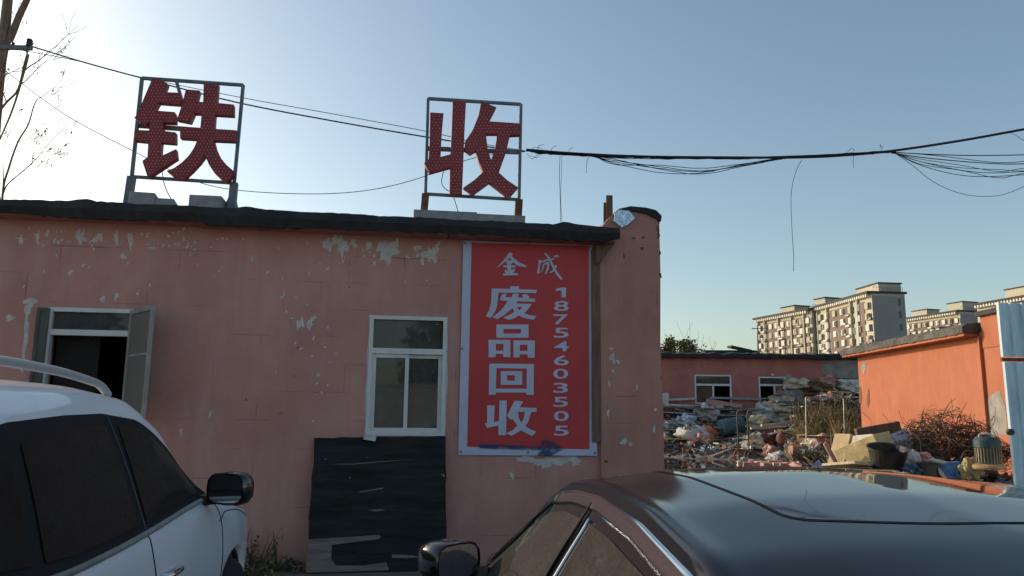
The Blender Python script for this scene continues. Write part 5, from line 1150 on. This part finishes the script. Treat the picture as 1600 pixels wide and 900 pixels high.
# ------------------------------------------------------------------ trees, poles, cables
def branch(mb, lf, p, d, L_, r_, depth, rg, leafy=.3, up=.15):
    n = 5; pts = [p.copy()]; rr_ = [r_]; q = p.copy(); dd = d.copy()
    for i in range(n):
        dd = (dd + Vector((rg.gauss(0, .10), rg.gauss(0, .10), rg.gauss(0, .06)+up*.2))).normalized(); q = q + dd*(L_/n); pts.append(q.copy()); rr_.append(max(.0035, r_*(1-.62*(i+1)/n)))
    mb.tube(pts, rr_, 6 if r_ > .03 else 4)
    if depth <= 0:
        for k in range(2):
            if rg.random() < leafy:
                c = pts[rg.randint(2, n)]; s = rg.uniform(.03, .06); e = Vector((rg.gauss(0, .6), rg.gauss(0, .6), -1)).normalized()*s; f = e.cross(Vector((1, rg.gauss(0, 1), 0))).normalized()*s*.35; lf.add([c, c+e*.6+f, c+e*1.5, c+e*.6-f], [(0, 1, 2, 3)])
        return
    for k in range(rg.randint(2, 4)):
        i = rg.randint(2, n); a = (pts[i]-pts[i-1]).normalized(); s = a.orthogonal().normalized(); s = Matrix.Rotation(rg.uniform(0, 6.28), 3, a) @ s
        branch(mb, lf, pts[i], (a*.8 + s*rg.uniform(.4, .9) + Vector((0, 0, up))).normalized(), L_*rg.uniform(.45, .75), rr_[i]*.75, depth-1, rg, leafy, up)
TY = 16.5; rg = random.Random(21)
tr = empty('bare_tree', at(-40, 655, TY) - Vector((0, 0, at(-40, 655, TY).z)), 'nearly leafless tree with thick forked trunk at the left edge', 'tree')
mb = MB(); lf = MB(); b0 = at(-36, 655, TY); b0.z = 0
tk = crom([b0, at(-22, 330, TY), at(-8, 160, TY), at(2, 75, TY)], 6); mb.tube(tk, [.20 - .07*i/(len(tk)-1) for i in range(len(tk))], 10)
for pts, r0, r1 in (([(2, 78), (8, 40), (13, -10), (20, -70)], .125, .09), ([(3, 85), (18, 55), (30, 25), (44, -5), (60, -50)], .085, .06)):
    P = crom([at(x, y, TY) for x, y in pts], 5); mb.tube(P, [r0+(r1-r0)*i/(len(P)-1) for i in range(len(P))], 8)
for pts, r0 in (([(0, 130), (5, 110), (12, 75)], .05), ([(-10, 185), (10, 160), (28, 140), (38, 100), (44, 78)], .028), ([(44, 85), (38, 110), (20, 170), (-10, 240)], .03)):
    P = crom([at(x, y, TY-.3) for x, y in pts], 5); mb.tube(P, [r0*(1-.5*i/(len(P)-1)) for i in range(len(P))], 6)
for px, py, dx, dz, L_, r_ in ((38, 110, .8, .35, 1.0, .014), (30, 133, .6, .6, .9, .012), (10, 160, -.3, .8, .8, .014), (15, 50, -.4, .7, .9, .012), (8, 20, .5, .5, .7, .012), (12, 75, -.5, -.2, .6, .01), (2, 120, .7, .4, .6, .01)):
    branch(mb, lf, at(px, py, TY-.2), Vector((dx, rg.uniform(-.3, .3), dz)).normalized(), L_, r_, 2, rg, .5)
mb.build('trunk', M['bark'], tr, smooth=True); lf.build('leaf', M['leaf'], tr, kind='stuff')
sp = empty('sapling', at(2, 655, 14.9) - Vector((0, 0, at(2, 655, 14.9).z)), 'thin leafless sapling rising behind the roof at the far left', 'tree')
mb = MB(); lf = MB(); TY2 = 14.9
for pts, r0 in (([(-2, 655), (2, 420), (4, 305), (14, 262), (28, 222), (44, 195), (52, 168), (58, 155)], .028), ([(4, 305), (12, 288), (35, 268), (55, 250), (70, 232)], .016), ([(2, 330), (-6, 260), (-8, 200), (-2, 150)], .02), ([(4, 300), (6, 262), (6, 230)], .012)):
    P = crom([at(x, y, TY2) for x, y in pts], 5); mb.tube(P, [r0*(1-.7*i/(len(P)-1)) for i in range(len(P))], 6)
for px, py, dx, dz, L_, r_ in ((58, 155, .8, .4, .55, .007), (52, 168, .9, -.1, .5, .006), (44, 195, -.4, .6, .4, .006), (70, 232, .5, .7, .45, .007), (64, 240, .9, .1, .45, .006), (50, 253, .3, .8, .5, .006), (60, 247, .8, .4, .4, .006), (28, 222, .8, .4, .4, .006), (6, 230, .1, .8, .4, .006), (-2, 160, .6, .6, .5, .007), (35, 268, .8, .1, .4, .005)):
    branch(mb, lf, at(px, py, TY2), Vector((dx, rg.uniform(-.3, .3), dz)).normalized(), L_, r_, 2, rg, .35, .05)
mb.build('trunk', M['twig'], sp, smooth=True); lf.build('leaf', M['leaf'], sp, kind='stuff')
CY = 15.6
up_ = empty('utility_pole', at(-18, 655, CY) - Vector((0, 0, at(-18, 655, CY).z)), 'utility pole with a steel crossarm and insulator at the left edge', 'pole')
b0 = at(-18, 655, CY); b0.z = 0; mb = MB(); mb.tube([b0, at(-18, 20, CY)], [.15, .11], 12); mb.build('post', M['cement'], up_, smooth=True)
mb = MB(); mb.bar(at(-40, 73, CY-.15), at(50, 75, CY-.15), .07, .09); mb.bar(at(42, 82, CY-.15), at(41, 76, CY-.15), .03, .03); mb.build('crossarm', M['steel'], up_)
mb = MB(); c = at(45, 74, CY-.15); mb.lathe(c, [(0, .0), (.05, .0), (.075, .03), (.06, .06), (.075, .09), (.06, .12), (.07, .15), (.045, .19), (0, .2)], 12); mb.build('insulator', M['blackplastic'], up_, smooth=True)
mb = MB(); c = at(20, 72, CY-.15); mb.lathe(c, [(0, .0), (.03, .0), (.035, .08), (0, .09)], 10); mb.build('insulator', M['blackplastic'], up_, smooth=True)
def cable(pts, r_, label, dY=0, wob=0, seed=1, group=None, n=8):
    rg_ = random.Random(seed); P = crom([at(x, y, CY+dY) for x, y in pts], n)
    if wob: P = [p + Vector((0, 0, rg_.gauss(0, wob))) for p in P]
    mb = MB(); mb.tube(P, r_, 5); return mb.build('overhead_cable', M['cable'], label=label, cat='cable', group=group)
cable([(48, 72), (130, 97), (222, 122), (370, 160), (520, 189), (665, 214), (760, 229), (820, 237)], .016, 'thick cable running from the pole behind both roof signs')
cable([(20, 76), (120, 95), (222, 121), (380, 153), (520, 178), (665, 205), (740, 222), (822, 236)], .008, 'thin upper cable running from the pole behind both roof signs', .2)
cable([(-20, 95), (10, 112), (60, 150), (120, 190), (222, 243), (300, 281), (370, 297), (480, 303), (570, 298), (650, 280), (740, 247), (822, 236)], .008, 'thin cable sagging lowest behind the left sign', .1)
cable([(822, 234), (900, 240), (1000, 244.5), (1120, 246), (1250, 246), (1330, 242), (1400, 235), (1500, 220), (1600, 202), (1700, 183)], .027, 'thickest black cable crossing the sky to the right edge', 0)
cable([(822, 236), (900, 242), (1000, 246), (1120, 247), (1250, 244), (1330, 240), (1400, 237)], .018, 'second black cable strapped beneath the thickest one', .05, .004)
BG = 'thin cables sagging in the bundle right of the signs'
for i, (a, b) in enumerate((((822, 236), (266, 270)), ((830, 238), (262, 265)), ((850, 238), (264, 266)), ((880, 240), (270, 268)), ((900, 241), (258, 261)))):
    x0 = 905+i*6; cable([(a[0], a[1]), (x0, 242+i*.6), (960, 249+i*2), (1030, b[0]-2+i*.5), (1095, b[1]+2), (1160, 260-i), (1220, 249-i*.5), (1262, 245)], .008, 'thin cable sagging below the thickest cable in the middle bundle', .1+i*.04, .003, i, BG)
for i in range(5):
    cable([(824+i*4, 236+i), (900, 241+rnd.uniform(-2, 3)), (1000, 245+rnd.uniform(-2, 4)), (1120, 248+rnd.uniform(-2, 5)), (1250, 245+rnd.uniform(-2, 2)), (1330, 241+rnd.uniform(-2, 2)), (1396, 236+rnd.uniform(-1, 2))], .009, 'thin strand lashed loosely along the thickest cable', .03*i-.06, .006, 30+i, 'strands lashed along the thickest cable')
RG = 'thin cables fanning out at the right edge'
for i, pts in enumerate(([(1390, 238), (1450, 241), (1520, 243), (1600, 242), (1680, 240)], [(1392, 239), (1440, 246), (1500, 252), (1560, 256), (1600, 256), (1680, 254)], [(1396, 239), (1440, 253), (1490, 264), (1540, 270), (1600, 268), (1680, 262)], [(1398, 239), (1430, 255), (1480, 270), (1530, 276), (1600, 273), (1680, 266)], [(1402, 238), (1470, 244), (1560, 254), (1620, 250)])):
    cable(pts, .011 if i in (0, 1) else .008, 'thin cable fanning out towards the right edge of the sky', .1+i*.03, 0, i, RG)
for i, (dy, e) in enumerate(((2, 4), (6, -3), (10, 6))): cable([(1394+i*3, 239), (1440, 247+dy), (1500, 256+dy), (1560, 262+dy+e), (1600, 261+dy), (1680, 255+dy)], .007, 'thin cable fanning out towards the right edge of the sky', .05+i*.04, 0, 40+i, RG)
cable([(1398, 239), (1425, 258), (1460, 285), (1500, 302), (1540, 307), (1580, 300), (1640, 270)], .006, 'lowest looping cable near the right edge')
cable([(1562, 207), (1580, 208), (1600, 220), (1640, 250)], .005, 'short thin wire dropping at the top right edge')
cable([(1253, 250), (1246, 262), (1239, 285), (1236, 310), (1237, 350), (1240, 400), (1240, 424)], .006, 'long loose wire hanging straight down over the yard')
cable([(875, 244), (874, 270), (875, 300), (876, 347)], .006, 'left one of two wires hanging to the eave beside the pillar'); cable([(878, 244), (877, 275), (876, 310), (878, 346)], .005, 'right one of two wires hanging to the eave beside the pillar', .05)
cable([(1335, 240), (1333, 250), (1334, 262)], .006, 'short wire end hanging from the cable above the shed', .05)
cable([(922, 243), (917, 252), (916, 270)], .006, 'short wire tail dangling near the right sign', .05)
for i, pts in enumerate(([(826, 236), (836, 230), (846, 232)], [(838, 238), (842, 228), (850, 226)], [(860, 238), (864, 230), (870, 228)], [(888, 240), (890, 234), (896, 230)], [(824, 240), (830, 248), (835, 246), (842, 240)], [(1320, 243), (1330, 232), (1336, 236)], [(1378, 236), (1375, 226), (1380, 232)], [(846, 241), (838, 246), (828, 243)])):
    cable(pts, .005, 'stray wire end curling at a cable tie', .05, 0, i, 'stray wire ends on the cables', n=5)
for pts, nm in (([(253, 262), (256, 285), (264, 305), (275, 322)], 'loose wire dropping from the left sign to the roof'), ([(694, 264), (690, 285), (700, 298), (718, 300)], 'loop of wire under the right sign'), ([(706, 300), (712, 318), (716, 332)], 'loose wire dropping from the right sign to the roof')):
    P = crom([W(x, y, -.36) for x, y in pts], 6); mb = MB(); mb.tube(P, .005, 5); mb.build('loose_wire', M['cable'], label=nm, cat='wire')
# far poles and scrub behind the shed
for px, t, Y, lab in ((1053, 532, 70, 'far utility pole left of the scrub behind the shed'), (1083, 538, 75, 'second far utility pole rising from the scrub'), (1184, 508, 110, 'far utility pole before the leftmost apartment block')):
    b = at(px, 655, Y); b.z = 0; tp = at(px, t, Y); rt = empty('utility_pole', Matrix.Translation(b), lab, 'pole', None); mb = MB(); mb.tube([b, tp], [.16, .11], 8); mb.build('post', M['cement'], rt); mb = MB(); mb.bar(tp + Vector((-.9, 0, -.5)), tp + Vector((.9, 0, -.5)), .10, .12); mb.build('crossarm', M['steel'], rt)
def bush(px, top, Y, wd, label, name='far_tree', n=900):
    b = at(px, 655, Y); b.z = 0; tp = at(px, top, Y).z; rt = empty(name, Matrix.Translation(b), label, 'tree', 'far scrub behind the shed'); mb = MB(); rg_ = random.Random(int(px)); lf = MB()
    for k in range(4): branch(mb, lf, b + Vector((rg_.uniform(-.3, .3)*wd, 0, 0)), Vector((rg_.gauss(0, .2), 0, 1)).normalized(), tp*.75, .06, 1, rg_, 0)
    mb.build('trunk', M['bark'], rt); lf = MB()
    cl = [(rg_.gauss(0, wd*.35), rg_.gauss(0, wd*.3), tp*rg_.uniform(.62, .98), rg_.uniform(.25, .6)*wd*.5) for _ in range(9)]
    for i in range(n):
        cx_, cy_, cz_, cr = rg_.choice(cl); c = b + Vector((cx_ + rg_.gauss(0, cr*.5), cy_ + rg_.gauss(0, cr*.5), min(tp*1.05, cz_ + rg_.gauss(0, cr*.5)))); s = rg_.uniform(.06, .16); e = Vector((rg_.gauss(0, 1), rg_.gauss(0, 1), rg_.gauss(0, 1))).normalized()*s; f = e.cross(Vector((rg_.gauss(0, 1), rg_.gauss(0, 1), 1))).normalized()*s*.5; lf.add([c-e, c+f, c+e, c-f], [(0, 1, 2, 3)])
    lf.build('crown', M['treeleaf'], rt)
for px, top, wd, lab in ((1046, 531, 2.2, 'feathery shrub top right of the pillar above the shed roof'), (1062, 527, 2.4, 'tallest feathery shrub between the far poles'), (1078, 536, 2.0, 'low shrub left of the second far pole'), (1092, 532, 1.6, 'thin shrub right of the second far pole'), (1124, 548, 2.4, 'low dark shrub barely showing over the shed roof')): bush(px, top, 52, wd, lab, 'shrub', 1500)

# ------------------------------------------------------------------ what the small window mirrors: the other side of the lane
mb = MB(); mb.box((0, -17, 1.4), (70, .24, 2.8)); mb.box((0, -17, 2.86), (70, .34, .12)); mb.build('lane_wall', mat('lane_wall_paint', (.50, .50, .50), .9, var=.15, vscale=.6), label='long grey wall across the lane, mirrored in the small window', cat='wall')
for i, (x, y, h, wd) in enumerate(((-13, -24, 8, 4), (-6.5, -22, 6, 3.4), (-1.5, -24, 9, 4), (5, -23, 7, 4), (12, -25, 8, 5), (20, -23, 7, 5))):
    rt = empty('lane_tree', Vector((x, y, 0)), 'dark leafy tree behind the grey wall across the lane', 'tree', 'trees across the lane'); mb = MB(); mb.tube([(x, y, 0), (x+.2, y, h*.7)], [.2, .08], 8); mb.build('trunk', M['bark'], rt)
    lf = MB(); rg_ = random.Random(i+50)
    for k in range(1500):
        a = Vector((rg_.gauss(0, 1), rg_.gauss(0, 1), rg_.gauss(0, 1))).normalized()*rg_.random()**.4; c = Vector((x + a.x*wd*.6, y + a.y*wd*.5, h*.62 + a.z*h*.4)); s = rg_.uniform(.15, .35); e = Vector((rg_.gauss(0, 1), rg_.gauss(0, 1), rg_.gauss(0, 1))).normalized()*s; f = e.cross(Vector((rg_.gauss(0, 1), rg_.gauss(0, 1), 1))).normalized()*s*.6; lf.add([c-e, c+f, c+e, c-f], [(0, 1, 2, 3)])
    lf.build('crown', M['treeleaf'], rt)
